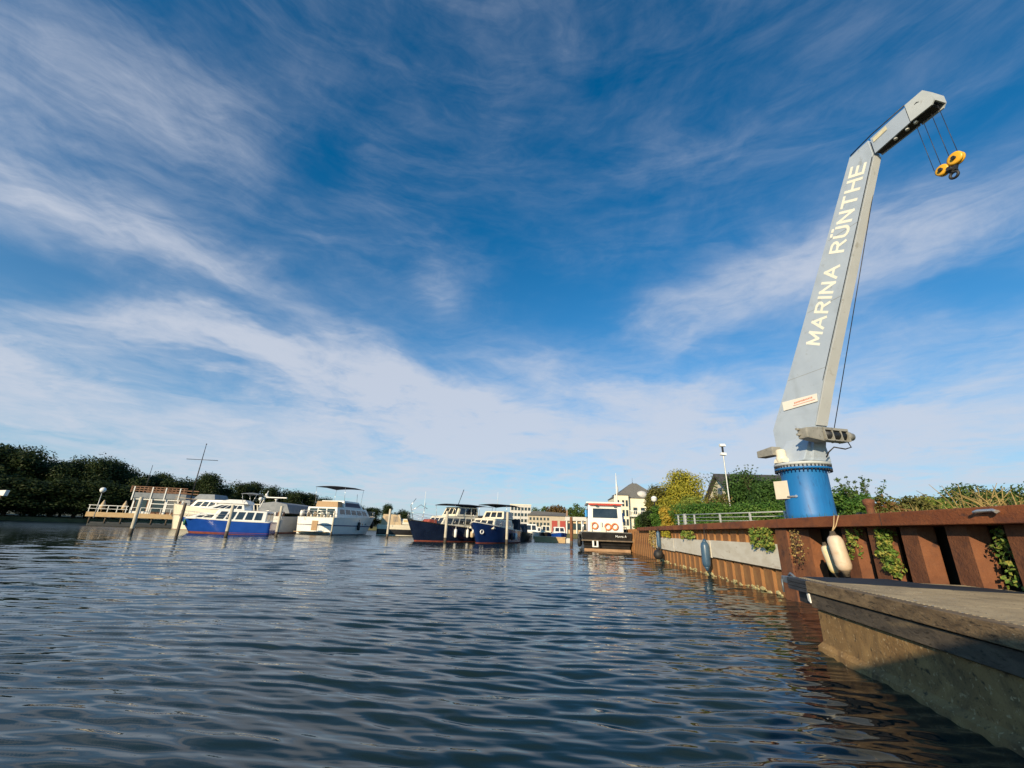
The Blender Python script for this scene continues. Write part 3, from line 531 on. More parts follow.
def painted_words(txt,cr,p0,dd,ww,tw=.235,gap=.44,cap=.385):
    # stroke letters painted on the slanting side plate of the boom
    L=(p1-p0).length; pen=0; adv=[]
    for ch in txt:
        if ch==' ': pen+=.42; adv.append(None); continue
        w_=GL['U' if ch=='Ü' else ch][0]; adv.append(pen); pen+=w_+gap
    tot=pen-gap; kx=L/tot; word=None
    for ch,a in zip(txt,adv):
        if a is None: continue
        g=GL['U' if ch=='Ü' else ch]; st=[]
        for q in g[1]:
            if q=='arc': pts=[(.45+.36*math.sin(t_),.75+.25*math.cos(t_)) for t_ in np.linspace(0,PI,9)]; st+=[[pts[i],pts[i+1]] for i in range(8)]
            elif q=='cup': pts=[(.41-.41*math.cos(t_),.3-.3*math.sin(t_)) for t_ in np.linspace(0,PI,9)]; st+=[[pts[i],pts[i+1]] for i in range(8)]
            else: st.append(q)
        if ch=='Ü': st+=[[(.16,1.26),(.24,1.26)],[(.58,1.26),(.66,1.26)]]
        b=MB()
        for i_,(u_,v_) in enumerate(st):
            U=Vector(((a+u_[0])*kx,u_[1]*(cap-tw*kx)+tw*kx/2)); V_=Vector(((a+v_[0])*kx,v_[1]*(cap-tw*kx)+tw*kx/2)); d_=(V_-U).normalized(); n_=Vector((-d_.y,d_.x))*tw*kx/2; U=U-d_*tw*kx/2; V_=V_+d_*tw*kx/2
            pr=[]
            for q in (U-n_,V_-n_,V_+n_,U+n_):
                sz=p0+dd*q.x+ww*q.y; pr.append(C3(sz.x,nz_(sz.y)+.0015+.0002*i_,sz.y))
            b.prism(pr,NN*.0012)
        b.build('letter',LETTER,cr)
p0=Vector((1.27,5.63)); p1=Vector((3.25,9.25)); dd=(p1-p0).normalized(); ww=Vector((-dd.y,dd.x))
painted_words('MARINA  RÜNTHE',cr,p0,dd,ww)
def CW(s_,n_,z_): return C3(.72+(s_-.72)*.85,n_*.86+.0,3.50+(z_-3.50)*.92)
# winch across the boom front: gearbox, frame, drum, motor
b=MB(); b.hexa([CW(.72,.30,3.30),CW(1.02,.30,3.30),CW(1.02,.84,3.36),CW(.72,.84,3.36),CW(.72,.30,3.68),CW(1.02,.30,3.68),CW(1.02,.84,3.62),CW(.72,.84,3.62)],.03); b.build('winch_gearbox',WINCH,cr)
b=MB()
for nn in (.27,.02,-.26,-.50): b.box(0,0,0,0,0,0) if False else b.hexa([CW(.70,nn,3.34),CW(1.06,nn,3.34),CW(1.06,nn-.03,3.34),CW(.70,nn-.03,3.34),CW(.74,nn,3.67),CW(1.02,nn,3.67),CW(1.02,nn-.03,3.67),CW(.74,nn-.03,3.67)],.004)
b.hexa([CW(.86,.27,3.60),CW(1.03,.27,3.60),CW(1.03,-.5,3.60),CW(.86,-.5,3.60),CW(.86,.27,3.665),CW(1.03,.27,3.665),CW(1.03,-.5,3.665),CW(.86,-.5,3.665)],.006)
b.hexa([CW(.80,.27,3.33),CW(1.04,.27,3.33),CW(1.04,-.5,3.33),CW(.80,-.5,3.33),CW(.80,.27,3.36),CW(1.04,.27,3.36),CW(1.04,-.5,3.36),CW(.80,-.5,3.36)])
b.build('winch_frame',WINCH,cr)
MB().lathe([(.11,0),(.11,.6)],20,(CW(.90,.24,3.50),-NN)).build('winch_drum',DARKM,cr)
MB().lathe([(.08,0),(.11,.01),(.11,.13),(.095,.15),(.09,.22),(.05,.25)],18,(CW(.90,-.51,3.50),-NN)).build('winch_motor',WINCH,cr)
MB().tube([CW(.92,-.55,3.38),CW(.95,-.60,3.22),CW(.9,-.45,3.17),CW(.8,-.2,3.22),CW(.7,-.1,3.1),CW(.6,-.1,2.98)],.016,6).build('winch_hose',BLACK,cr)
for nn,zz in ((.95,3.70),(.95,3.56)): MB().lathe([(.03,0),(.03,.12)],8,(CW(.80,.80,zz-.1),NN)).build('gear_plug',WINCH,cr)
MB().tube([C3(.92,-.13,3.64),C3(3.34,-.085,9.20)],.009,6).build('hoist_rope',ROPEM,cr)
# slewing drive on the left of the ring
b=MB(); b.hexa([C3(-.72,.34,3.16),C3(-.20,.34,3.16),C3(-.20,.60,3.16),C3(-.72,.60,3.16),C3(-.72,.34,3.33),C3(-.20,.34,3.38),C3(-.20,.60,3.38),C3(-.72,.60,3.33)],.015); b.build('drive_cover',WINCH,cr)
b=MB(); b.lathe([(.13,2.95),(.13,3.10),(.11,3.12),(.11,3.26),(.08,3.30)],16,(C3(-.14,.42,0),(0,0,1))); b.hexa([C3(-.28,.30,2.96),C3(.02,.30,2.96),C3(.02,.55,2.96),C3(-.28,.55,2.96),C3(-.26,.30,3.06),C3(.0,.30,3.06),C3(.0,.53,3.06),C3(-.26,.53,3.06)],.01); b.build('slewing_drive',CREAM,cr)
# cabinet on the pedestal
az0=R(34.9); rr_=Vector((math.cos(az0),-math.sin(az0),0)); ff_=Vector((math.sin(az0),math.cos(az0),0))
def PL(a,c,z): return rr_*a-ff_*c+Vector((0,0,z))
b=MB(); b.hexa([PL(-.66,.16,2.09),PL(-.36,.34,2.09),PL(-.30,.10,2.09),PL(-.60,-.10,2.09),PL(-.66,.16,2.52),PL(-.36,.34,2.52),PL(-.30,.10,2.52),PL(-.60,-.10,2.52)],.008); b.build('control_cabinet',mat('beige_cabinet',(.62,.55,.44),(.68,.61,.50),3,.5),cr)
b=MB(); b.tube([PL(-.40,.30,2.13),PL(-.24,.44,2.13),PL(-.22,.48,2.14)],.03,8); b.build('cabinet_conduit',STEEL,cr)
# falls from the jib head
for k,s in enumerate((4.20,4.32,4.47,4.60)):
    MB().tube([C3(s,0,zb+.05),C3(s+.01,0,8.08)],.0055,6).build('fall_rope',ROPEM,cr)
hb=thing('hook_block','yellow twin sheave hook block hanging from the crane jib','hook block',CB+C3(4.45,0,8.0),0)
def H3(s,n,z): return T*s+NN*n+Vector((0,0,z))
for s,z,kk in ((-.12,-.02,.70),(.105,.04,.80)):
    sh=MB().lathe([(r_*kk,z_*.7) for r_,z_ in ((.03,-.075),(.12,-.075),(.155,-.06),(.155,-.02),(.13,-.005),(.13,.005),(.155,.02),(.155,.06),(.12,.075),(.03,.075))],28,(H3(s,0,z),NN)).build('sheave',YELLOW,hb)
    MB().lathe([(.035,-.09),(.035,.09)],12,(H3(s,0,z),NN)).build('axle',DARKM,sh)
b=MB(); b.prism([H3(-.10,.03,-.10),H3(.10,.03,-.08),H3(.06,.03,-.17),H3(-.05,.03,-.17)],NN*-.06); b.prism([H3(-.03,.02,.06),H3(.03,.02,.07),H3(.04,.02,-.11),H3(-.04,.02,-.11)],NN*-.04)
b.box(0,0,0,0,0,0) if False else b.tube([H3(0,-.10,-.12),H3(0,.10,-.12)],.04,10); b.build('cheek_plate',BLACK,hb)
b=MB(); b.tube([H3(0,0,-.12),H3(0,0,-.20)],.03,10); b.torus(H3(.0,0,-.25),NN,.062,.024,18,8); b.build('hook',BLACK,hb)

# ------------------------------------------------------------------ foliage
def leaves(centers,radii,n,size,rng,flat=.55,shell=.35):
    """centers (k,3), radii (k,3): leaf quads spread through the clumps, denser to the outside"""
    centers=np.array(centers,float); radii=np.array(radii,float); vol=radii.prod(1)**(2/3.); idx=rng.choice(len(centers),n,p=vol/vol.sum())
    d=rng.normal(size=(n,3)); d/=np.linalg.norm(d,axis=1)[:,None]; rr=(shell+(1-shell)*rng.rand(n)**.6)*(1+.16*rng.normal(size=n))
    P=centers[idx]+d*radii[idx]*rr[:,None]
    nrm=d*.7+rng.normal(size=(n,3))*.6+np.array([0,0,.4]); nrm/=np.linalg.norm(nrm,axis=1)[:,None]
    a=np.cross(nrm,rng.normal(size=(n,3))); a/=np.linalg.norm(a,axis=1)[:,None]; b_=np.cross(nrm,a)
    s=size*(.6+.8*rng.rand(n))[:,None]; l=a*s; w=b_*s*flat
    V=np.stack([P-l,P+w-.1*l,P+l*1.0,P-w-.1*l],1).reshape(-1,3); Q=np.arange(4*n).reshape(-1,4); return V,Q
def crown_data(h,w,rng,k=16,base=.22,shape='round'):
    c=[];r=[]
    for i in range(k):
        t=rng.rand(); z=h*(base+(1-base)*(.08+.80*t)); env={'round':math.sin(PI*min(1,.18+.75*t))**.7,'cone':1.05-.85*t,'dome':math.sqrt(max(.05,1-t*t*.9))}[shape]
        a=rng.rand()*2*PI; q=w/2*env*.62*math.sqrt(rng.rand()); rad=w*(.14+.14*rng.rand())
        c.append((q*math.cos(a),q*math.sin(a),z)); r.append((rad,rad,rad*rng.uniform(.6,.85)))
    c.append((0,0,h*(base+(1-base)*.45))); r.append((w*.30,w*.30,h*(1-base)*.34))
    return c,r
def tree(label,loc,h,w,lm,n=3500,size=.4,seed=1,cat='tree',name='tree',shape='round',base=.22,group=None,k=16,trunk=True,rz=0):
    rng=np.random.RandomState(seed); t=thing(name,label,cat,loc,rz,group)
    c,r=crown_data(h,w,rng,k,base,shape); V,Q=leaves(c,r,n,size,rng); rawmesh('crown',V,Q,lm,t)
    if trunk:
        b=MB(); b.tube([(0,0,-.3),(.02*h,0,h*.25),(0,.02*h,h*.55),(.01*h,0,h*.8)],[h*.022,h*.018,h*.012,h*.004],8)
        for q in c[:7]: 
            z0=q[2]*.55; b.tube([(0,0,z0),(q[0]*.5,q[1]*.5,z0+(q[2]-z0)*.6),(q[0],q[1],q[2])],[h*.009,h*.006,h*.002],5)
        b.build('trunk',BARK,t)
    return t
protoT=[tree('tall dark tree in the wood on the left bank',(0,0,0),16,13,L_DARK,11000,.27,s,shape=sh,base=bs,k=20,group='trees of the dark wood on the left bank') for s,sh,bs in ((11,'round',.04),(12,'dome',.02),(13,'round',.05),(14,'dome',.03))]
used=[False]*4
def woodtree(px,ytop,dist,wide,seed,label,group,hgt=None):
    i=seed%4; top=AT(px,ytop,dist); z0=.7; h=top.z-z0
    if not used[i]: o=protoT[i]; used[i]=True
    else: o=copy_tree(protoT[i])
    o.location=(top.x,top.y,z0); o.scale=(wide/13,wide/13,h/15.3); o.rotation_euler=(0,0,seed*1.7); o['label']=label; o['group']=group; o['category']='tree'; return o
gl='trees of the dark wood on the left bank'; ll='dark green tree in the wood along the left bank'
prof=[(-28,450,13),(-6,446,12),(14,447,11),(30,451,10),(44,463,8),(56,461,9),(68,464,8),(80,460,9),(93,463,8),(105,459,9),(117,462,8),(128,470,8),(140,472,9),(152,476,8),(163,474,7),(174,480,8),(187,477,9),(199,480,7),(209,474,8),(224,487,8)]
for k,(px,yt,w) in enumerate(prof): woodtree(px,yt,114+ (k%3)*3,w,k,ll,gl)
for k,(px,yt,w) in enumerate([(-40,470,14),(-10,480,12),(18,478,12),(44,482,11),(64,480,11),(84,484,11),(104,482,11),(124,486,10)]): woodtree(px,yt,107.5,w,k+3,'low dark tree at the water edge of the left bank wood','low trees at the edge of the left wood')
prof2=[(242,484,9),(256,483,9),(270,488,10),(284,489,9),(297,492,9),(310,494,9),(324,499,9),(340,503,9),(356,506,9),(372,508,9),(388,505,5),(402,509,8)]
for k,(px,yt,w) in enumerate(prof2): woodtree(px,yt,128+(k%2)*3,w,k+1,'green tree behind the moored yachts on the far bank','trees on the far bank behind the yachts')
prof3=[(527,504,9),(536,505,8),(543,504,9),(552,506,9),(561,506,9),(569,505,8),(577,501,9),(584,505,9),(590,508,9)]
mp_=tree('mid green tree behind the low building',(0,0,0),14,11,L_MID,4000,.40,31,base=.04,k=18,shape='dome')
mp2=tree('brownish tree behind the red door building',(0,0,0),14,11,L_BROWN,3500,.40,32,base=.04,k=18,shape='dome')
u1=u2=False
for k,(px,yt,w) in enumerate(prof3):
    top=AT(px,yt,165); br=k in (3,4)
    if br: o=mp2 if not u2 else copy_tree(mp2); u2=True
    else: o=mp_ if not u1 else copy_tree(mp_); u1=True
    o.location=(top.x,top.y,.8); o.scale=(w/11,w/11,(top.z-.8)/13.3); o.rotation_euler=(0,0,k*2.1)
    o['label']='brownish autumn tree behind the red door building' if br else 'mid green tree behind the low buildings across the water'; o['group']='brown trees behind the low building' if br else 'green trees behind the low buildings'
# shading wood continuing along the left shore, beyond the frame's edge
for k,(x,y_,w) in enumerate([(-108,12,17),(-113,24,17),(-118,36,18),(-104,0,16),(-126,46,18),(-128,30,18)]):
    o=copy_tree(protoT[k%4]); o.location=(x,y_,.6); o.scale=(w/13,w/13,22/15.3); o['label']='tall tree of the shore wood, left of the view'; o['group']='trees of the shore wood left of the view'

# ------------------------------------------------------------------ boats
class Hull:
    def __init__(s,L,B,fb,ff,rake=.9,tran=.88,full=2.2,flare=.35):
        s.L,s.B,s.fb,s.ff,s.rake,s.tran,s.full,s.flare=L,B,fb,ff,rake,tran,full,flare
    def sheer(s,u): return s.fb+(s.ff-s.fb)*max(0,u)**2
    def pt(s,u,z,side,off=0):
        sh=s.sheer(u); f=max(-.6,min(1,z/sh)); fl=.08+s.flare*u**3
        g=s.tran+(1-s.tran)*math.sin(PI*min(u/.5,1)/2) if u<.5 else 1-((u-.5)/.5)**s.full
        hb=s.B/2*g*(1-fl*(1-f)) if f>=0 else s.B/2*g*(1-fl)*(1+f*.9)
        x=u*(s.L-s.rake*(1-max(f,-.3)))
        return (x+(off if u>.999 else 0),side*(hb+off),z)
    def band(s,z0,z1,off=0,n=26,m=5,th=None):
        b=MB(); us=[i/n for i in range(n+1)]
        rows=[]
        for j in range(m+1):
            row=[]
            for sd,seq in ((1,us),(-1,us[::-1])):
                for u in seq:
                    if sd==-1 and u==1: continue
                    lo=z0(u) if callable(z0) else z0; hi=z1(u) if callable(z1) else z1
                    row.append(b.bm.verts.new(s.pt(u,lo+(hi-lo)*j/m,sd,off)))
            rows.append(row)
        k=len(rows[0])
        for j in range(m):
            for i in range(k):
                f=b.bm.faces.new((rows[j][i],rows[j][(i+1)%k],rows[j+1][(i+1)%k],rows[j+1][i])); f.smooth=(i!=k-1)
        s.rows=rows; return b
    def hull(s,mat_,par):
        b=s.band(-.35,s.sheer,0,m=7); b.build('hull',mat_,par)
    def deck(s,mat_,par,dz=.03,name='deck'):
        b=MB(); n=24; prev=None
        for i in range(n+1):
            u=i/n; a=s.pt(u,s.sheer(u)-dz,1,-.02); c=s.pt(u,s.sheer(u)-dz,-1,-.02); va,vc=b.bm.verts.new(a),b.bm.verts.new(c)
            if prev: b.bm.faces.new((prev[0],va,vc,prev[1]))
            prev=(va,vc)
        b.build(name,mat_,par)
    def rail(s,mat_,par,h=.55,u0=.3,u1=1,n=10,name='pulpit_rail',r=.014):
        b=MB(); P=[]
        for sd in (1,-1):
            pts=[]
            for i in range(n+1):
                u=u0+(u1-u0)*i/n; q=Vector(s.pt(u,s.sheer(u),sd,-.06)); pts.append(q+Vector((0,0,h)))
                if i%2==0: b.tube([q,q+Vector((0,0,h))],r*.8,5)
            b.tube(pts,r,6); mid=[p-Vector((0,0,h*.5)) for p in pts]; b.tube(mid,r*.6,5)
        b.build(name,mat_,par)
class Block:
    def __init__(s,x0,x1,w0,w1,z0,z1,rf=0,rr=0,dz=0): s.p=(x0,x1,w0,w1,z0,z1,rf,rr,dz)
    def corners(s):
        x0,x1,w0,w1,z0,z1,rf,rr,dz=s.p
        return [(x0,-w0,z0),(x1,-w0,z0),(x1,w0,z0),(x0,w0,z0),(x0+rr,-w1,z1),(x1-rf,-w1,z1+dz),(x1-rf,w1,z1+dz),(x0+rr,w1,z1)]
    def build(s,name,m,par,bev=.05): return MB().hexa(s.corners(),bev).build(name,m,par)
    def win(s,par,face,a0,a1,b0,b1,m=None,name='window',d=.012):
        c=[Vector(q) for q in s.corners()]
        q={'R':(c[0],c[1],c[5],c[4],Vector((0,-1,0))),'L':(c[3],c[2],c[6],c[7],Vector((0,1,0))),'F':(c[1],c[2],c[6],c[5],Vector((1,0,0))),'A':(c[0],c[3],c[7],c[4],Vector((-1,0,0)))}[face]
        def bl(a,b): return (q[0]*(1-a)+q[1]*a)*(1-b)+(q[3]*(1-a)+q[2]*a)*b
        P=[bl(a0,b0),bl(a1,b0),bl(a1,b1),bl(a0,b1)]; n=q[4]
        return MB().prism([p+n*d for p in P],-n*(d+.02)).build(name,m or GLASS,par)
    def wins(s,par,face,n,b0=.35,b1=.8,a0=.06,a1=.94,gap=.2,m=None):
        w=(a1-a0)/n
        for i in range(n): s.win(par,face,a0+w*i+w*gap/2,a0+w*(i+1)-w*gap/2,b0,b1,m)
def rubrail(h,par,m_,z=None,off=.02,w=.05):
    zz=(lambda u:h.sheer(u)-.02-w) ; h.band(zz,lambda u:h.sheer(u)-.02,off,m=1).build('rub_rail',m_,par)
def canopy(par,x0,x1,w,z,m_,post=.9,name='bimini',r=.018,sag=.1,legs=True):
    b=MB(); n=8;pp=[];qq=[]
    for i in range(n+1):
        y_=-w+2*w*i/n; zz=z-sag*(y_/w)**2; pp.append([b.bm.verts.new((x0,y_,zz-.03)),b.bm.verts.new(((x0+x1)/2,y_,zz+.05)),b.bm.verts.new((x1,y_,zz-.02))]); qq.append([b.bm.verts.new((x0,y_,zz-.06)),b.bm.verts.new(((x0+x1)/2,y_,zz+.02)),b.bm.verts.new((x1,y_,zz-.05))])
    for i in range(n):
        for j in range(2): b.bm.faces.new((pp[i][j],pp[i+1][j],pp[i+1][j+1],pp[i][j+1])); b.bm.faces.new((qq[i][j],qq[i][j+1],qq[i+1][j+1],qq[i+1][j]))
        b.bm.faces.new((pp[i][0],qq[i][0],qq[i+1][0],pp[i+1][0])); b.bm.faces.new((pp[i][2],pp[i+1][2],qq[i+1][2],qq[i][2]))
    for i in (0,n):
        for j in range(2): b.bm.faces.new((pp[i][j],pp[i][j+1],qq[i][j+1],qq[i][j]))
    b.build(name,m_,par)
    if legs:
        for sd in (1,-1):
            MB().tube([(x0+.1,sd*w*.97,z-sag-.03),(x0+.35,sd*w*.97,z-post-.2)],r,6).build('canopy_pole',STEEL,par); MB().tube([(x1-.1,sd*w*.97,z-sag-.03),(x1-.3,sd*w*.97,z-post-.2)],r,6).build('canopy_pole',STEEL,par)
def mount(px,dist,head,label,name='motor_yacht',cat='motor yacht',origin_x=0,L=0):
    """centre of the boat over the bearing of px"""
    a=azel(px,512+px*.0349+4)[0]; c=Vector((dist*math.sin(a),dist*math.cos(a),0)); hd=R(head); f=Vector((math.sin(hd),math.cos(hd),0))
    return thing(name,label,cat,c-f*L/2,PI/2-hd)
def hfender(h,par,u,side,m_=None,n='fender',z=.55,L=.55,r=.11):
    q=h.pt(u,z,side,r*.9); MB().lathe([(.02,-.3),(.02,-.02),(r*.6,0),(r,.08),(r,L-.08),(r*.6,L),(.02,L+.02)],12,((q[0],q[1],z+L/2),(0,0,-1))).build(n,m_ or LAMPW,par)

# white flybridge yacht
L=12.6; t=mount(346,58,11,'large white flybridge yacht with lit transom and dark bimini','motor_yacht',L=L); h=Hull(L,4.7,1.85,2.3,1.3,.95)
h.hull(WHITE,t); h.band(-.05,.10,.015,m=1).build('waterline_stripe',NAVY,t); h.band(.95,1.07,.02,m=1).build('blue_stripe',mat('stripe_blue',(.05,.07,.16)),t); h.deck(TEAK,t)
rubrail(h,t,WHITE)
for u in (.45,.5,.56): 
    for sd in (1,-1):
        q=h.pt(u,1.15+.1,sd,.0); MB().lathe([(.09,-.02),(.09,.025)],10,((q[0],q[1],q[2]),(0,sd,0))).build('porthole',GLASS,t)
c1=Block(.9,8.6,1.95,1.8,1.8,2.95,1.3,0); c1.build('saloon',WHITE,t); c1.wins(t,'R',5,.38,.82); c1.wins(t,'L',5,.38,.82); c1.wins(t,'F',3,.3,.85); c1.wins(t,'A',3,.25,.85,gap=.12)
c2=Block(2.6,6.9,1.6,1.45,2.97,3.75,1.0,.1); c2.build('flybridge',WHITE,t); c2.win(t,'R',.05,.9,.15,.75,mat('blue_dodger',(.02,.03,.07)),'dodger'); c2.win(t,'A',.1,.9,.2,.7,TEAK,'fly_seat')
Block(1.6,2.5,1.4,1.3,2.98,3.6).build('fly_bench',TEAK,t)
for yy in (-1.2,-.4,.4,1.2): MB().lathe([(.16,0),(.2,.25),(.2,.5),(.05,.55)],12,((.35,yy,1.85),(0,0,1))).build('deck_box',BEIGE if yy>0 else CREAM,t)
canopy(t,1.7,6.0,1.9,5.35,NAVYC,1.7)
h.rail(STEEL,t,.6,.35,1); 
b=MB(); [b.tube([(.05,y1_,1.8),(.05,y1_,2.5)],.03,6) for y1_ in (-2.0,-1.2,-.4,.4,1.2,2.0)]; b.tube([(.05,-2.0,2.5),(.05,2.0,2.5)],.035,6); b.tube([(.05,-2.0,2.2),(.05,2.0,2.2)],.025,6); b.build('stern_rail',STEEL,t)
b=MB(); b.box(-.75,-.02,-1.9,1.9,.25,.33,.02); b.build('bathing_platform',TEAK,t)
b=MB(); b.box(-.06,-.01,-.35,.35,.45,1.45,.01); b.build('stern_ladder',TEAK,t)
MB().tube([(-.1,1.3,1.5),(-.5,1.3,2.6)],.02,6).build('flag_staff',STEEL,t)
MB().lathe([(.18,0),(.22,.3),(.18,.6)],12,((.2,1.95,1.9),(0,0,1))).build('life_raft',LAMPW,t)
hfender(h,t,.42,-1,BLACK,z=1.0,L=.9,r=.16); hfender(h,t,.9,-1,BLACK,z=1.2,L=.9,r=.2)
MB().tube([(5.9,-1.2,3.5),(5.7,-1.2,4.7)],.025,6).build('antenna',STEEL,t)

# royal blue motor yacht
L=7.8; t=mount(227,47.5,-104,'royal blue motor yacht with red waterline and white cabin','motor_yacht',L=L); h=Hull(L,3.1,1.12,1.42,1.1,.9)
h.hull(BLUEH,t); h.band(-.3,.16,.012,m=2).build('antifouling',REDAF,t); h.deck(WHITE,t); h.band(lambda u:h.sheer(u)-.07,lambda u:h.sheer(u)+.01,.03,m=1).build('rub_rail',WHITE,t)
c1=Block(.5,4.9,1.3,1.2,1.08,2.02,.5,0,.03); c1.build('cabin',WHITE,t); c1.wins(t,'R',5,.18,.85,gap=.22); c1.wins(t,'L',5,.18,.85,gap=.22); c1.wins(t,'F',3,.25,.85); c1.wins(t,'A',2,.2,.85)
c0=Block(4.4,7.0,1.1,.8,1.2,1.75,1.2,0); c0.build('fore_cabin',WHITE,t); c0.win(t,'R',.15,.5,.25,.7); c0.win(t,'L',.15,.5,.25,.7); c0.win(t,'R',.55,.75,.25,.6); c0.win(t,'L',.55,.75,.25,.6)
c2=Block(2.4,6.0,1.1,.95,2.04,2.55,1.5,.2); c2.build('wheelhouse',WHITE,t); c2.wins(t,'L',5,.2,.75,a1=.8); c2.wins(t,'R',5,.2,.75,a1=.8); c2.wins(t,'F',3,.2,.8)
c3=Block(2.2,5.2,1.05,.8,2.58,2.95,1.3,.4); c3.build('roof_dodger',WHITE,t)
canopy(t,1.6,3.0,1.1,3.6,TARP,.7); h.rail(STEEL,t,.45,.45,1)
b=MB(); b.tube([(1.6,0,2.1),(1.1,0,3.9)],.06,8,.04); b.tube([(1.35,-.4,2.9),(1.25,.5,3.2)],.03,6); b.box(.95,1.35,-.3,.3,3.35,3.42,.01); b.sphere((1.2,0,3.55),.12); b.build('radar_mast',WHITE,t)
hfender(h,t,.96,1,mat('green_fender',(.02,.12,.07)),z=.9,L=.5)
hfender(h,t,.96,-1,MATS['green_fender'],z=.9,L=.5)

# white old cruiser behind
L=11; t=mount(214,61,-86,'old white steel cruiser with a tall cross mast, left of the royal blue yacht','cruiser','boat',L=L); h=Hull(L,3.6,2.25,2.85,.6,.95,2.8)
h.hull(CREAM,t); h.band(-.05,.06,.015,m=1).build('waterline_stripe',BROWN,t); h.band(1.52,1.62,.015,m=1).build('stripe',mat('thin_stripe',(.3,.25,.2)),t); h.deck(TEAK,t)
c1=Block(2,8,1.45,1.3,2.3,3.3,.8,.2); c1.build('deckhouse',WHITE,t); c1.wins(t,'R',6,.25,.75); c1.wins(t,'L',6,.25,.75); c1.wins(t,'F',3)
Block(5.2,7.8,1.2,1.0,3.32,3.9,.4,.3).build('tarpaulin',TARP,t); Block(8.3,9.5,.8,.7,2.6,3.2,.3,.2).build('hatch_cover',TARP,t)
h.rail(BEIGE,t,.75,.1,1,n=16)
b=MB(); b.tube([(9.1,0,2.2),(9.05,0,6.2),(9.0,0,9.8)],[.08,.06,.03],8); b.tube([(11.0,0,8.0),(7.0,0,7.9)],.035,6); b.sphere((9.0,0,9.85),.07); b.build('mast',DARKM,t)
MB().tube([(8.4,-.5,2.2),(7.4,-.5,3.9)],.03,6).build('davit',STEEL,t)
# grey tarpaulin boat
L=10; t=mount(289,58.5,3,'grey white hull under a grey tarpaulin, between blue yacht and large white yacht','cabin_cruiser','boat',L=L); h=Hull(L,3.7,1.75,2.0,1,.97)
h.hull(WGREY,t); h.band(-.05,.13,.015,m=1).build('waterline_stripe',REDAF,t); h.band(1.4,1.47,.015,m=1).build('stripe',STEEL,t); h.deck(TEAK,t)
b=MB(); b.prism([(1.2,-1.9,2.1),(1.2,-1.4,3.05),(1.2,0,3.3),(1.2,1.6,3.1),(1.2,2.0,2.1)],(6.5,0,0),.04); b.build('tarpaulin',TARP,t)
for yy,mm in ((1.2,ORANGE),(.6,TEAK),(0.1,REDP),(-.7,WGREY),(-1.4,BROWN)): MB().box(.2,.7,yy-.25,yy+.25,1.75,2.1+.1*abs(yy),.06).build('deck_bundle',mm,t)
b=MB(); b.lathe([(.10,3.1),(.10,3.5),(.22,3.55),(.05,3.6)],12,((1.5,.1,0),(0,0,1))); b.hexa([(1.4,-1.1,3.68),(1.6,-1.1,3.68),(1.6,1.3,3.68),(1.4,1.3,3.68),(1.4,-1.1,3.80),(1.6,-1.1,3.80),(1.6,1.3,3.80),(1.4,1.3,3.80)],.03); b.build('radar_scanner',WHITE,t)
b=MB(); b.sphere((1.5,1.9,3.55),.22); b.tube([(1.5,1.9,2.6),(1.5,1.9,3.4)],.05,6); b.build('radar_dome',WHITE,t)
b=MB(); [b.tube([(1.0,y0_,2.1),(1.4,y0_+.5,2.95)],.06,6) for y0_ in (1.6,2.0)]; b.tube([(1.4,2.5,2.95),(1.4,1.2,2.95)],.05,6); b.build('arch',CREAM,t)
b=MB(); [b.tube([(.05,y1_,1.7),(.05,y1_,2.3)],.018,6) for y1_ in (-1.8,-.9,0,.9,1.8)]; b.tube([(.05,-1.8,2.3),(.05,1.8,2.3)],.02,6); b.build('stern_rail',STEEL,t)

# cream sports cruiser
L=8; t=mount(409,60,78,'cream sports cruiser with yellow tan canopy, between white and navy yachts','sports_cruiser','motor boat',L=L); h=Hull(L,2.9,1.3,1.55,1.6,.9)
h.hull(BLKH,t); h.band(.78,h.sheer,.02,m=3).build('topsides',CREAM,t); h.band(.02,.12,.02,m=1).build('waterline_stripe',CREAM,t); h.deck(CREAM,t)
c1=Block(.4,3.0,1.25,1.05,1.3,2.6,.3,.2); c1.build('canopy',BEIGE,t); c1.wins(t,'R',2,.3,.8,gap=.4,m=mat('clear_vinyl',(.35,.27,.18),(.4,.32,.22),3,.3)); c1.wins(t,'A',2,.3,.8,gap=.3,m=MATS['clear_vinyl'])
c0=Block(2.7,5.6,1.15,.7,1.4,2.1,1.9,0); c0.build('foredeck_cabin',CREAM,t); c0.win(t,'F',.08,.92,.1,.9); h.rail(STEEL,t,.4,.5,1)
b=MB(); b.box(3.2,6.2,-1.0,1.0,1.72,1.95,.03); b.build('cover',mat('tan_cover',(.62,.46,.22),(.70,.54,.28),3,.8),t)
b=MB(); b.tube([(3.0,1.1,1.5),(2.6,1.1,2.5),(2.6,-1.1,2.5),(3.0,-1.1,1.5)],.05,8); b.build('arch',CREAM,t)
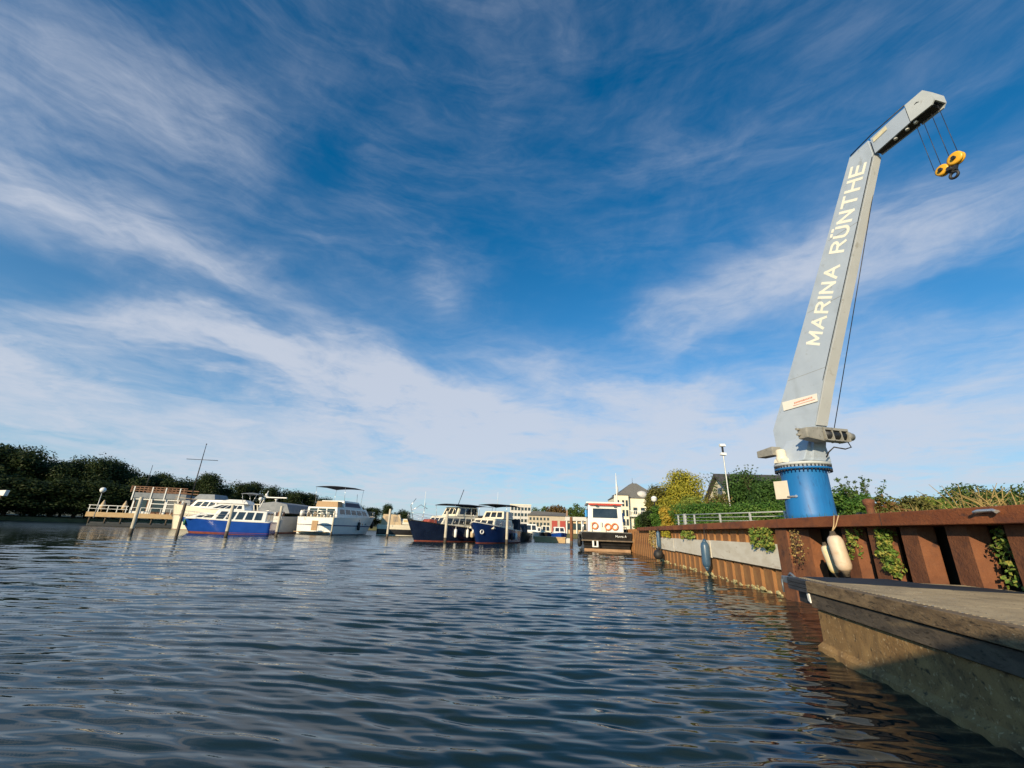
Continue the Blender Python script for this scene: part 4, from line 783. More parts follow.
# navy cruisers
def navy(px,dist,head,label,L,B,hm,waf,names,name='steel_cruiser'):
    t=mount(px,dist,head,label,name,'motor yacht',L=L); h=Hull(L,B,1.15,1.75,.9,.92,2.4)
    h.hull(hm,t); h.band(-.3,.10,.012,m=2).build('antifouling',waf,t); h.deck(WHITE,t); h.band(lambda u:h.sheer(u)-.05,lambda u:h.sheer(u)+.03,.03,m=1).build('rub_rail',names,t)
    return t,h
L=8.4; t,h=navy(446,41,-135,'navy blue steel cruiser with railed white deckhouse, bow to the left',L,3.3,NAVY,REDAF,BLKH)
c1=Block(1.2,5.8,1.25,1.1,1.2,2.2,.7,.1); c1.build('deckhouse',CREAM,t); [c1.wins(t,f,5 if f in 'LR' else 3,.3,.8) for f in 'LRFA']
c2=Block(1.4,4.0,1.15,1.0,2.22,3.05,.4,0); c2.build('wheelhouse',CREAM,t); [c2.wins(t,f,3,.2,.85) for f in 'LRFA']
canopy(t,-.2,4.6,1.5,3.3,NAVYC,1.2,'hardtop'); h.rail(STEEL,t,.6,.3,1,n=12)
Block(5.7,6.6,.6,.5,1.5,1.85,.2,0).build('red_hatch',mat('muted_red',(.30,.06,.04),(.36,.08,.05)),t)
b=MB(); b.tube([(L-.6,0,1.7),(L-.2,0,2.9),(L-.6,.1,3.5)],.03,6); b.tube([(L-1.3,.3,1.7),(L-1.6,.2,3.2)],.02,6); b.tube([(L-.4,0,2.5),(L-1.1,.2,3.0),(L-1.8,.2,2.7)],.025,6); b.build('bow_davit',STEEL,t)
MB().tube([(3.2,.2,3.2),(2.6,.2,4.7)],.03,6).build('mast',DARKM,t); MB().tube([(6.8,0,2.0),(6.8,0,4.2)],.015,5).build('antenna',LAMPW,t)
for u in (.38,.55): hfender(h,t,u,1,LAMPW,z=.75,L=.7,r=.13)
b=MB(); b.box(-.4,.6,-1.3,1.3,1.1,2.4,.1); b.build('stern_cover',NAVYC,t)
L=8.0; t,h=navy(492,41,-158,'deep blue cruiser with red waterline and dark canopy, rightmost of the moored yachts',L,3.1,NAVY2,REDAF,WHITE)
c1=Block(1.6,6.4,1.2,1.0,1.2,2.1,.8,.1); c1.build('deckhouse',CREAM,t); [c1.wins(t,f,4 if f in 'LR' else 3,.3,.8) for f in 'LRFA']
c2=Block(1.5,4.0,1.1,.95,2.12,2.8,.4,0); c2.build('wheelhouse',CREAM,t); [c2.wins(t,f,3,.2,.85) for f in 'LRFA']
canopy(t,.0,4.2,1.45,3.45,NAVYC,1.0); h.rail(STEEL,t,.5,.3,1,n=12)
for sd in (-1,1): MB().torus(h.pt(.93,.95,sd,.03),(.6,sd,0),.16,.05,14,6).build('anchor_ring',LAMPW,t)
for u,m_ in ((.55,BLACK),(.4,BLACK),(.25,LAMPW)): hfender(h,t,u,1,m_,z=.6,L=.6,r=.13)
hfender(h,t,.9,-1,BEIGE,z=.7,L=.5,r=.16)
MB().tube([(3,0,3.4),(3,0,4.6)],.015,5).build('antenna',LAMPW,t); MB().box(-.3,.5,-1.2,1.2,1.1,2.2,.1).build('stern_cover',NAVYC,t)
# dark stern-on boat tucked behind, right of post
L=7; t=mount(517,50,-165,'small black boat moored beyond the deep blue cruiser','workboat','boat',L=L); h=Hull(L,2.4,.9,1.2,.7); h.hull(BLKH,t); h.deck(DARKM,t); Block(2,4,.9,.8,.9,1.9,.3,0).build('cabin',NAVYC,t)

# black workboat at the wall
L=9.5; hd=188; a=azel(610,540)[0]; c=Vector((30.6*math.sin(R(12.7)),30.6*math.cos(R(12.7)),0)); f=Vector((math.sin(R(hd)),math.cos(R(hd)),0))
t=thing('workboat','black steel workboat with white wheelhouse and orange lifebuoys, moored at the wall','workboat',c-f*L,PI/2-R(hd))
b=MB(); Bw=1.62
for z0,z1,w,x1 in ((-.4,.38,1.50,L-.5),(.38,.68,1.56,L-.25),(.68,1.22,1.62,L)):
    b.hexa([(0,-w,z0),(x1-.15,-w,z0),(x1-.15,w,z0),(0,w,z0),(0,-w-.03,z1),(x1,-w-.03,z1),(x1,w+.03,z1),(0,w+.03,z1)],.03)
b.build('hull',BLKH,t)
b=MB(); b.box(L-.35,L-.16,-1.52,1.52,.0,.18,.03); b.build('rust_waterline',mat('rust_tan_waterline',(.30,.17,.09),(.42,.26,.15),4,.8),t)
b=MB(); b.box(-.02,L+.06,-1.70,1.70,.65,.73,.02); b.build('rubbing_strake',mat('weathered_strake',(.12,.085,.06),(.2,.15,.1),5,.8),t)
b=MB(); b.box(.05,L-.05,-1.6,1.6,1.221,1.25); b.build('deck',mat('deck_grey',(.2,.2,.19)),t)
wh=Block(L-4.1,L-1.0,1.22,1.15,1.25,3.12,.12,0); wh.build('wheelhouse',WHITE,t,.04)
wh.win(t,'F',.14,.86,.50,.84); wh.wins(t,'L',3,.5,.84); wh.wins(t,'R',3,.5,.84); wh.win(t,'F',.02,.98,.95,.995,REDP,'red_stripe')
Block(L-4.3,L-.8,1.32,1.30,3.14,3.26).build('wheelhouse_roof',WHITE,t); MB().box(L-.82,L-.76,-1.15,1.15,3.06,3.13,.01).build('visor',REDP,t)
for yy in (-.62,.62): MB().box(L-.86,L-.72,yy-.1,yy+.1,2.99,3.06,.02).build('headlight',DARKM,t)
for yy,zz in ((-.75,1.65),(.15,1.6),(.62,1.62)): MB().torus((L-.9,yy,zz),(1,0,0),.20,.045,22,8).build('lifebuoy',ORANGE,t)
b=MB(); [b.box(L-.95,L-.85,y_-.05,y_+.05,1.2,1.9,.01) for y_ in (-.3,-1.0)]; b.box(L-.95,L-.86,-.25,.0,1.2,1.55,.02); b.build('deck_gear',CREAM,t)
MB().lathe([(.05,1.15),(.05,4.5),(.02,5.6)],8,((L-3.2,1.1,0),(0,0,1))).build('mast',WHITE,t)
MB().tube([(L-3.0,.9,3.1),(L-3.0,.9,4.0)],.02,6).build('antenna',LAMPW,t); MB().box(L-3.6,L-2.9,-1.32,-1.2,2.3,2.8,.01).build('blue_board',mat('sky_blue_board',(.03,.28,.7)),t) 
MB().box(L-2.6,L-2.2,1.25,1.42,2.0,2.6,.02).build('blue_board',MATS['sky_blue_board'],t)
b=MB()
for y_ in (1.5,-1.5):
    for x_ in (L-4.5,L-3,L-1.8): b.tube([(x_,y_,1.15),(x_,y_,2.0)],.025,6)
    for z_ in (1.6,2.0): b.tube([(L-4.5,y_,z_),(L-1.8,y_,z_)],.022,6)
b.build('side_rail',STEEL,t)
for y_ in (-.75,): 
    b=MB(); b.box(L+.06,L+.10,-1.0,-.88,.32,.68,.01); b.box(L+.06,L+.10,-.72,-.60,.32,.68,.01); b.box(L+.06,L+.10,-1.0,-.60,.28,.35,.01); b.build('bow_fairlead',LAMPW,t)
for x_,y_,z_ in ((L-.1,-1.8,.55),(L-.5,-1.82,.8),(L-1.2,-1.82,.5)): MB().torus((x_,y_,z_),(.3,1,0),.2,.09,16,8).build('tyre_fender',BLACK,t)
text_mesh('Hanna A','name_lettering',LAMPW,t,(L+.035,.55,.93),(0,1,0),(0,0,1),.72,.15,normal=(1,0,0),bold=.02,space=1.05)
# tan barge
t=thing('barge','tan timber work barge floating between the posts, midway to the red doors','barge',AT(552,537,52)*1,0); t.location.z=0; t.rotation_euler=(0,0,-R(6))
b=MB(); b.hexa([(-1.9,-1.2,-.3),(1.5,-1.2,-.3),(1.5,1.2,-.3),(-1.9,1.2,-.3),(-2.1,-1.2,.62),(1.5,-1.2,.60),(1.5,1.2,.60),(-2.1,1.2,.62)],.03); b.build('hull',TAN,t); MB().box(-2.15,1.55,-1.26,1.26,.53,.60,.01).build('rubbing_strake',BEIGE,t); MB().box(1.52,2.3,-1.0,1.0,-.1,.5,.04).build('grey_float',WGREY,t)
# distant small boats
def smallboat(px,dist,L,B,hm,cm,label,zc=1.5,head=180):
    t=mount(px,dist,head,label,'small_boat','boat',L=L); h=Hull(L,B,.8,1.1,.6); h.hull(hm,t); h.deck(WHITE,t); c=Block(L*.25,L*.7,B*.36,B*.3,.9,zc,.5,.1); c.build('cabin',cm,t); c.wins(t,'F',2,.3,.85); c.wins(t,'L',2,.3,.8); c.wins(t,'R',2,.3,.8); rubrail(h,t,WHITE)
smallboat(531,78,6,3.0,WHITE,WHITE,'small white cabin boat right of the dark canopy cruiser, below the white office block',2.3)
smallboat(545.5,82,6,2.4,BLKH,CREAM,'small cream topped boat behind the left end of the tan barge',2.2)
smallboat(559,80,6,2.9,BLUEH,WHITE,'small blue boat behind the tan barge, below the red doors',2.0)
smallboat(540,88,6,1.8,NAVY,WHITE,'tiny dark boat between the white and cream small boats',1.9)

# houseboat on the left
a=-39.3; P=AT(136,519,74)
t=thing('houseboat','white framed houseboat with roof terrace on a tan timber deck, far left of the yachts','houseboat',(P.x,P.y,0),-azel(133,516)[0]-R(22))
x0,x1=-5.3,5.2
MB().box(x0,x1,0,6,1.05,1.62,.02).build('platform',TAN,t); MB().box(x0+.3,x1,.3,5.6,-.2,.45,.05).build('float',BLKH,t)
for x in np.linspace(x0+.4,x1-.4,7): MB().tube([(x,.3,.3),(x,.3,1.06)],.10,8).build('support_post',RIMD,t)
hs_=Block(-.9,4.2,0,0,0,0)
b=MB(); b.box(-1.3,4.2,1.2,5.2,1.621,3.55,.02); b.build('house_wall',BROWN,t)
b=MB()
for x in (-1.3,.4,.62,2.2,2.35,3.6,4.1): b.box(x-.07,x+.09,1.10,1.196,1.63,3.55)
b.box(-1.4,4.25,1.09,1.19,3.36,3.56); b.box(-1.3,.5,1.09,1.19,1.63,1.9); b.box(.7,3.6,1.09,1.19,2.85,2.95); b.build('window_frame',WHITE,t)
for x,w in ((-1.05,1.2),(.85,1.2),(2.5,1.0)): MB().box(x,x+w,1.15,1.197,1.9,3.3).build('window',GLASS if x<2 else mat('pane_grey',(.12,.12,.12),(.2,.2,.19),3,.2),t)
MB().box(-1.6,4.4,.9,5.4,3.57,4.25,.02).build('terrace_parapet',mat('slate_grey_panel',(.16,.18,.20),(.22,.24,.26),3,.7),t)
b=MB()
for x in (-1.5,.5,2.0,3.6): MB().box(x-.06,x+.06,.82,.89,3.3,5.0).build('terrace_post',WHITE,t)
b=MB()
for z in (4.45,4.7,4.95): b.box(-1.9,4.4,.84,.88,z,z+.1)
for x in np.arange(-1.9,4.3,.45): b.box(x,x+.12,.9,.95,4.26,5.05)
for z in (4.5,4.9): b.box(-1.9,4.4,5.2,5.3,z,z+.12)
b.build('terrace_rail',BROWN,t)
b=MB()
for x in np.arange(x0+.1,-1.3,.95): b.box(x,x+.07,.05,.12,1.62,2.45)
for x in np.arange(-1,4.4,1.1): b.box(x,x+.06,.05,.11,1.62,2.35)
b.box(x0,-1.2,.05,.11,2.4,2.47); b.box(x0,-1.2,.05,.11,2.0,2.05); b.box(-1,4.5,.05,.11,2.3,2.36); b.build('deck_rail',WHITE,t)
for x in (x0+.9,-2.1): tag(MB().lathe([(.04,0),(.04,.3),(.32,.4),(.26,.9),(.05,1.5)],10).build('closed_parasol',BEIGE,loc=t.matrix_world@Vector((0,0,0))),('tan closed parasol at the left end of the houseboat deck' if x<-3 else 'tan closed parasol beside the houseboat wall'),'parasol').matrix_basis=Matrix.Translation((P.x,P.y,0))@Matrix.Rotation(-azel(133,516)[0]-R(22),4,'Z')@Matrix.Translation((x,1.2,1.62))
MB().tube([(-1.0,2.5,4.2),(-1.0,2.5,8.0)],.05,6,.03).build('flagpole',DARKM,t)
for x,z,m_ in ((3.9,1.62,CREAM),(4.4,1.62,REDP),(4.6,1.62,BLACK)): MB().box(x,x+.35,.2,.6,z,z+.6,.05).build('deck_crate',m_,t)

# mooring posts
def post(px,yb,yt,dist,label,r=.12,dark=False,m_=None,name='mooring_post'):
    B=AT(px,yb,dist); d=ray(px,yb); a=math.atan2(d.x,d.y)
    # top height from the pixel row on the vertical through the base
    lo,hi=.2,6.0
    def proj_y(z):
        v=Vector((B.x,B.y,z-CH)); x=v.dot(rgt); y_=v.dot(upv); zz=v.dot(fwd); return 384-F_PX*y_/zz
    for _ in range(30):
        mid=(lo+hi)/2
        if proj_y(mid)>yt: lo=mid
        else: hi=mid
    t=thing(name,label,'mooring post',(B.x,B.y,0)); H_=lo
    MB().lathe([(r*1.02,-1),(r,.5),(r*.97,H_-.03),(r*.8,H_)],12).build('shaft',m_ or (POSTD if dark else POSTM),t)
    if not dark: MB().lathe([(r*1.04,-.5),(r*1.04,.33),(r*1.01,.40)],12).build('wet_foot',POSTD,t)
post(131,532,497,41,'pale mooring post in front of the houseboat')
post(177.5,532,503,39,'dark mooring post in front of the cream old cruiser bow',.10,True)
post(226.5,533.5,505,39,'pale mooring post in front of the royal blue yacht')
post(276.5,533.5,506,42,'pale mooring post between the royal blue yacht and the tarpaulin boat')
post(331,534.5,511,49,'mooring post at the transom corner of the large white yacht',.08)
post(387,538,509,46,'pale mooring post in front of the cream sports cruiser')
post(445,541.5,511,37.5,'pale mooring post in front of the railed navy cruiser')
post(506.6,542.5,512,38.5,'pale mooring post in front of the deep blue cruiser')
post(571.5,541.5,517,42,'reddish brown steel post left of the black workboat',.14,m_=PILE)

# lamps by the wood
def globe_lamp(px,yb,yt,dist,label,r=.22,z0=None,name='street_lamp'):
    top=AT(px,yt,dist); t=thing(name,label,'lamp',(top.x,top.y,0)); z0=z0 if z0 is not None else .7
    MB().tube([(0,0,z0),(0,0,top.z-r)],.05,8,.035).build('pole',GALV,t); MB().sphere((0,0,top.z),r).build('globe',LAMPW,t); MB().lathe([(.09,top.z-r-.05),(.05,top.z-r+.02)],10).build('collar',DARKM,t)
globe_lamp(103,505,490,70,'white globe lamp at the left end of the houseboat',.30,.9)
top=AT(2,493,70); t=thing('street_lamp','white flat lamp head at the far left edge before the dark wood','lamp',(top.x,top.y,0)); MB().tube([(0,0,-.5),(0,0,top.z-.2)],.06,8).build('pole',BROWN,t); MB().hexa([(-.5,-.2,top.z-.2),(.45,-.2,top.z-.3),(.45,.2,top.z-.3),(-.5,.2,top.z-.2),(-.6,-.2,top.z+.25),(.55,-.2,top.z+.3),(.55,.2,top.z+.3),(-.6,.2,top.z+.25)],.05).build('lamp_head',LAMPW,t)

# ------------------------------------------------------------------ buildings
def bld(name,label,pxc,dist,rot=0,z=.8):
    P=AT(pxc,530,dist); return thing(name,label,'building',(P.x,P.y,z),-azel(pxc,530)[0]+rot)
t=bld('office_block','white four storey office block across the water with rows of dark windows',520,150)
W2=5.2; HB=AT(520,505,150).z-.8
MB().box(-3.6,3.6,0,9,0,HB,.0).build('wall',STUCW,t); MB().box(-3.7,3.7,-.1,9.1,HB,HB+.25).build('roof_edge',STUCCO,t)
for fz in (.20,.42,.64,.86):
    for x in np.arange(-3.2,3.0,1.15): MB().box(x,x+.8,-.06,.05,HB*fz-.55,HB*fz+.45).build('window',GLASS,t)
t=bld('harbour_building','low cream building with grey roof and two red doors across the water',551,120)
HB=4.4; MB().box(-6.2,4.3,0,7,0,HB).build('wall',mat('dull_render',(.42,.36,.28),(.5,.44,.35),2,.9),t); MB().hexa([(-6.5,-.4,HB),(4.6,-.4,HB),(4.6,7.4,HB),(-6.5,7.4,HB),(-4.8,1.8,HB+1.3),(4.6,2.4,HB+.9),(4.6,5,HB+.9),(-4.8,5,HB+1.3)],.03).build('roof',ROOFG,t)
for x in (.2,2.4): d_=MB().box(x,x+1.5,-.09,.0,.1,3.2,.01).build('door',mat('dull_red_door',(.32,.035,.025),(.38,.05,.035),3,.6),t)
for x in np.arange(-5.8,-.3,.95): MB().box(x,x+.6,-.06,.02,1.6,2.6).build('window',GLASS,t); MB().box(x,x+.5,-.06,.02,3.2,3.9).build('window',GLASS,t)
MB().box(4.05,4.5,-.2,.4,HB,HB+1.6).build('chimney',BRICKB,t)
t=bld('pavilion','low white pavilion with slatted front left of the workboat wheelhouse',581,95)
MB().box(-3.3,3.6,0,4,2.7,3.5).build('roof',STUCW,t); MB().box(-3.1,3.4,.6,3.9,0,2.7).build('wall',BEIGE,t)
for x in np.arange(-3.1,3.3,1.05): MB().box(x,x+.22,.05,.3,0,2.7).build('column',WHITE,t)
for x in np.arange(-2.7,2.8,1.05): MB().box(x,x+.6,.5,.62,.9,2.2).build('window',GLASS,t)
# the big house with dome roof
t=bld('villa','large pale yellow house with grey hipped roof and round gable behind the workboat',634,92,R(12),1.2)
zt=AT(630,498,92).z-1.2; z2=AT(630,478,92).z-1.2
MB().box(-3.6,5.5,0,8,0,zt).build('wall',STUCCO,t)
MB().hexa([(-3.8,-.3,zt),(5.8,-.3,zt),(5.8,8.3,zt),(-3.8,8.3,zt),(.6,2.5,z2-.8),(1.6,2.5,z2-.8),(1.6,5.5,z2-.8),(.6,5.5,z2-.8)],.0).build('roof',ROOFG,t)
MB().box(-3.7,-1.0,-1.2,.0,0,zt+.4).build('bay',STUCCO,t); MB().hexa([(-3.9,-1.4,zt+.4),(-.8,-1.4,zt+.4),(-.8,2,zt+.4),(-3.9,2,zt+.4),(-3.2,-.8,zt+.8),(-1.5,-.8,zt+.8),(-1.5,2,zt+.8),(-3.2,2,zt+.8)]).build('bay_roof',ROOFG,t)
for x in (-3.3,-2.3,-1.6):
    for z in (zt*.30,zt*.55,zt*.82): 
        w_=MB().box(x,x+.42,-1.26,-1.19,z-.5,z+.7).build('window',GLASS,t)
for x in (.1,1.6,3.3):
    for z in (zt*.30,zt*.62): MB().box(x,x+.8,-.06,.02,z-.5,z+.8).build('window',GLASS,t)
MB().box(-.9,5.4,-1.1,-.05,zt*.5-.15,zt*.5).build('balcony',WHITE,t); b=MB(); [b.box(x,x+.08,-1.08,-1.0,zt*.5,zt*.5+.9) for x in np.arange(-.8,5.4,.35)]; b.box(-.9,5.4,-1.1,-1.0,zt*.5+.9,zt*.5+1.0); b.build('balcony_rail',WHITE,t)
MB().lathe([(1.15,0),(1.15,.7),(.9,1.1),(.45,1.3),(.03,1.4)],20,((2.2,1.0,zt+.2),(0,0,1))).build('round_dormer',STUCW,t)
MB().lathe([(.08,z2-1.0),(.16,z2-.7),(.03,z2-.4),(.02,z2+.5)],8,((1.1,4,0),(0,0,1))).build('finial',DARKM,t); MB().lathe([(.25,0),(.25,1.6),(.03,2.6)],8,((-2.8,.8,zt+.3),(0,0,1))).build('turret',STUCW,t)
# gabled house behind hedge
t=bld('house','small cream gabled house with dark roof half hidden by the hedge',796,44,R(28),1.5)
ze=AT(735,497,44).z-1.5; zr=AT(718,475,44).z-1.5
MB().prism([(-4.5,0,0),(-4.5,0,ze),(-4.5,3.2,zr),(-4.5,6.4,ze),(-4.5,6.4,0)],(6.6,0,0)).build('wall',STUCCO,t)
b=MB(); b.prism([(-4.9,-.5,ze-.35),(-4.9,-.5,ze-.15),(-4.9,3.2,zr+.25),(-4.9,3.2,zr+.03)],(7.4,0,0)); b.prism([(-4.9,6.9,ze-.35),(-4.9,3.2,zr+.03),(-4.9,3.2,zr+.25),(-4.9,6.9,ze-.15)],(7.4,0,0)); b.build('roof',ROOFD,t)
MB().box(-4.56,-4.49,2.6,3.6,ze-.2,ze+.9).build('window',GLASS,t); MB().box(.5,1.4,-.06,.02,ze-1.6,ze-.5).build('window',GLASS,t)

# ------------------------------------------------------------------ right hand plants
def veg(px,ytop,dist,w,label,lm,n,size,seed,z0=1.5,name='tree',cat='tree',shape='round',base=.05,k=16,trunk=True):
    top=AT(px,ytop,dist); h=top.z-z0; return tree(label,(top.x,top.y,z0),h*1.04,w,lm,n,size,seed,cat,name,shape,base,None,k,trunk)
veg(677,471,42,5.4,'rounded tree with yellowing leaves left of the floodlight pole',L_YEL,34000,.085,41,shape='dome',k=34,base=.0)
veg(654,487,42,3.0,'olive brown bushy tree beside the yellowing tree',leafmat('olive_leaves',(.11,.11,.03),(.2,.17,.04),(.07,.09,.02),1.5),17000,.085,42,shape='dome',k=26,base=.0)
veg(667,507,28,1.3,'golden yellow shrub at the near end of the railing',L_GOLD,5000,.05,43,name='shrub',cat='shrub',shape='round')
veg(650,512,31,2.0,'dark green shrub overhanging the end of the wall',L_DARK,5000,.06,44,name='shrub',cat='shrub')
veg(657,507,29.5,1.2,'bright green shrub between dark shrub and golden shrub',L_HEDGE,4500,.055,144,name='shrub',cat='shrub')
veg(641,516,33,1.6,'light green bush at the far end of the wall',L_MID,3500,.06,45,z0=1.3,name='shrub',cat='shrub')
veg(690,499,36,3.4,'lime green bush behind the left end of the railing',leafmat('lime_leaves',(.13,.20,.035),(.22,.28,.05),(.30,.30,.05),1.5),8000,.07,46,name='shrub',cat='shrub',shape='dome')
veg(717,496,31,2.6,'reddish brown and green bush below the cream gable',leafmat('mixed_leaves',(.10,.13,.03),(.17,.19,.04),(.22,.09,.04),1.5),6000,.06,47,name='shrub',cat='shrub',shape='dome')
veg(745,478,35,5.0,'large dark green climbing bush covering the gabled house roof',leafmat('deep_hedge_leaves',(.03,.075,.016),(.06,.13,.025),(.05,.10,.02),1.2),22000,.08,48,name='bush',cat='bush',shape='dome',k=30)
veg(775,482,32,4.2,'dark bush beside the left edge of the blue pedestal',MATS['deep_hedge_leaves'],14000,.075,49,name='bush',cat='bush',shape='dome',k=24)
# clipped hedge
def hedge(px0,px1,ytop,dist,depth,label,lm,n,size,seed,z0=1.5):
    A=AT(px0,ytop,dist); B_=AT(px1,ytop,dist*.94); rng=np.random.RandomState(seed); t=thing('hedge',label,'hedge',((A.x+B_.x)/2,(A.y+B_.y)/2,z0),0)
    V0=Vector((A.x,A.y,0)); V1=Vector((B_.x,B_.y,0)); mid=(V0+V1)/2; h=(A.z+B_.z)/2-z0; c=[];r=[]; K=26
    for i in range(K):
        f=i/(K-1); q=V0.lerp(V1,f)-mid
        for zz in (.25,.7): c.append((q.x+rng.normal()*.15,q.y+rng.normal()*.15,h*zz*(1+.06*rng.normal()))); r.append((.45*depth,.5*depth,h*.34))
    V,Q=leaves(c,r,n,size,rng,shell=.6); rawmesh('foliage',V,Q,lm,t)
    b=MB(); 
    for i in range(0,K,3): q=c[2*i]; b.tube([(q[0],q[1],-.1),(q[0],q[1],h*.7)],.03,5,.01)
    b.build('stem',BARK,t); return t
hedge(682,792,504,27,1.3,'green hedge running behind the metal railing',L_HEDGE,34000,.055,51)
# right of pedestal
veg(842,487,17.5,1.5,'green leafy shrub just right of the blue pedestal',L_HEDGE,5500,.045,52,name='shrub',cat='shrub')
def wispy(px,ytop,dist,label,seed,lm,w=.9,n=900,z0=1.5,ns=9,leaf=.035,name='sapling',cat='plant'):
    rng=np.random.RandomState(seed); top=AT(px,ytop,dist); h=top.z-z0; t=thing(name,label,cat,(top.x,top.y,z0)); b=MB(); C_=[];Rr_=[]
    for k in range(ns):
        a=rng.rand()*2*PI; l=w*rng.uniform(.2,.6); hh=h*rng.uniform(.65,1); pts=[(0,0,0),(l*.3*math.cos(a),l*.3*math.sin(a),hh*.5),(l*math.cos(a),l*math.sin(a),hh)]; b.tube(pts,[.012,.008,.003],5)
        for j in range(7):
            f=.35+.65*j/6; P_=Vector(pts[1]).lerp(Vector(pts[2]),(f-.5)*2) if f>.5 else Vector(pts[0]).lerp(Vector(pts[1]),f*2); C_.append(tuple(P_)); Rr_.append((.07,.07,.06))
    b.build('stem',BARK,t); V,Q=leaves(C_,Rr_,n,leaf,rng,shell=.1); rawmesh('leaves',V,Q,lm,t)
wispy(851,470,17,'thin tall sapling rising above the shrub right of the crane',53,L_MID,w=.9,n=800)
wispy(866,477,16.6,'shorter thin sapling leaning over the rusty bollard',54,L_MID,w=.9,n=600)
wispy(745,463,34,'thin upright twig plant on top of the dark bush',55,L_MID,w=1.2,n=500,leaf=.05,z0=4)
wispy(713,471,36,'thin twigs above the gable end',56,L_MID,w=1.2,n=400,leaf=.05,z0=3.5)
veg(858,495,15.5,1.1,'low green bush behind the rusty bollard',L_HEDGE,4000,.04,57,name='shrub',cat='shrub')
veg(885,497,15,1.1,'low bush with red and green leaves right of the bollard',MATS['mixed_leaves'],3600,.04,58,name='shrub',cat='shrub')
veg(910,499,16,1.4,'low olive bush in the middle of the land behind the beam',MATS['olive_leaves'],3600,.045,59,name='shrub',cat='shrub')
veg(930,501,18,1.6,'low lime bush before the far trees',MATS['lime_leaves'],3600,.05,60,name='shrub',cat='shrub')
for k,(px,yt,d,w) in enumerate([(958,487,52,5.0),(985,491,56,5),(1010,489,50,5),(1035,486,50,6),(935,499,60,4.5),(905,501,62,5)]):
    veg(px,yt,d,w,['domed green tree above the dry stalks','olive tree between the domed tree and the right edge','green tree at the right edge above the beam','tree cut by the right edge of the photo','small green tree left of the domed one','lowest distant tree right of the bollard'][k],L_MID if k!=1 else MATS['olive_leaves'],4500,.13,70+k,z0=1.5,shape='dome')
# bollard and small things on the quay
P=AT(870,509,11.6); t=thing('bollard','rusty mooring bollard on the quay right of the crane','bollard',(P.x,P.y,1.40)); MB().lathe([(.14,0),(.14,.06),(.08,.12),(.065,.44),(.10,.50),(.105,.58),(.05,.61)],18).build('bollard_body',mat('dark_rust',(.10,.035,.02),(.20,.075,.035),6,.9,bump=.8),t); MB().lathe([(.20,0),(.20,.04)],18).build('base_plate',PILE,t)
P=AT(859,507,12.4); tag(MB().lathe([(.09,0),(.12,.08),(.12,.22),(.05,.28)],14).build('bucket',BLACK,loc=(P.x,P.y,1.5)),'small black bucket left of the rusty bollard','bucket')
rg=random.Random(5)
for k,(px,py,d,r_) in enumerate([(857,512,11,.06),(868,513,10.5,.07),(1002,501,8,.09),(1012,500,8.2,.06),(846,514,11.6,.05)]):
    P=AT(px,py,d); P.z=1.56; b=MB(); bmesh.ops.create_icosphere(b.bm,subdivisions=2,radius=r_,matrix=Matrix.Diagonal((1.5,1,.7,1)))
    for v in b.bm.verts: v.co*=1+rg.uniform(-.15,.15)
    tag(b.build('stone',CONC,loc=(P.x,P.y,1.57)),['pale stone on the beam near the black bucket','pale stone at the foot of the bollard','large white stone under the dry stalks at right','smaller white stone at the right end of the beam','flat pale stone beside the blue pedestal'][k],'stone')
# dry grass: stuff, in tufts behind the beam
def grass(name,label,spots,lm,n,hgt,seed,w=.006):
    rng=np.random.RandomState(seed); V=[];Q=[]
    for i in range(n):
        s=spots[rng.randint(len(spots))]; x=s[0]+rng.normal()*s[2]; y_=s[1]+rng.normal()*s[3]; h=hgt*rng.uniform(.35,1)*s[4]; a=rng.rand()*2*PI; ln=rng.normal()*.3*h; dx,dy=math.cos(a),math.sin(a); z=1.48
        ww=w*rng.uniform(.6,1.3); px_,py_=-dy*ww,dx*ww; k=len(V)
        V+=[(x-px_,y_-py_,z),(x+px_,y_+py_,z),(x+dx*ln*.4+px_*.7,y_+dy*ln*.4+py_*.7,z+h*.6),(x+dx*ln*.4-px_*.7,y_+dy*ln*.4-py_*.7,z+h*.6),(x+dx*ln+px_*.15,y_+dy*ln+py_*.15,z+h),(x+dx*ln-px_*.15,y_+dy*ln-py_*.15,z+h)]
        Q+=[(k,k+1,k+2,k+3),(k+3,k+2,k+4,k+5)]
    tag(rawmesh(name,V,Q,lm),label,'grass',kind='stuff')
sp_=[(wall_x(y_)+.9+j*.5,y_,.25,.4,1.3 if y_<7.2 else .7) for y_ in np.arange(4.2,12,.5) for j in range(3)]
grass('dry_grass','dry yellow grass growing behind the rusty beam',sp_,L_DRY,900,.20,61)
grass('green_grass','green grass along the top of the quay behind the beam',[(wall_x(y_)+1.0+j*.6,y_,.3,.6,1) for y_ in np.arange(5,26,.8) for j in range(3)],L_MID,5000,.26,62)
def stalks(px,ytop,d,label,seed,n=10,w=.5):
    rng=np.random.RandomState(seed); top=AT(px,ytop,d); t=thing('dry_stalk_plant',label,'plant',(top.x,top.y,1.45)); h=top.z-1.45; b=MB()
    for k in range(n):
        a=rng.rand()*2*PI; l=w*rng.rand(); hh=h*rng.uniform(.6,1); b.tube([(l*.1*math.cos(a),l*.1*math.sin(a),0),(l*.5*math.cos(a),l*.5*math.sin(a),hh*.6),(l*math.cos(a),l*math.sin(a),hh)],[.010,.008,.003],4)
    b.build('stalk',L_DRY,t); V,Q=leaves([(0,0,h*.55)],[(w*.8,w*.8,h*.3)],45,.02,rng,flat=.25,shell=.1); tag(rawmesh('seed_head',V,Q,L_DRY,t),None,None,kind='stuff')
stalks(957,484,9.2,'tall dry stalks left in the clump behind the beam',81)
stalks(975,484,8.8,'tall dry stalks in the middle of the clump behind the beam',82)
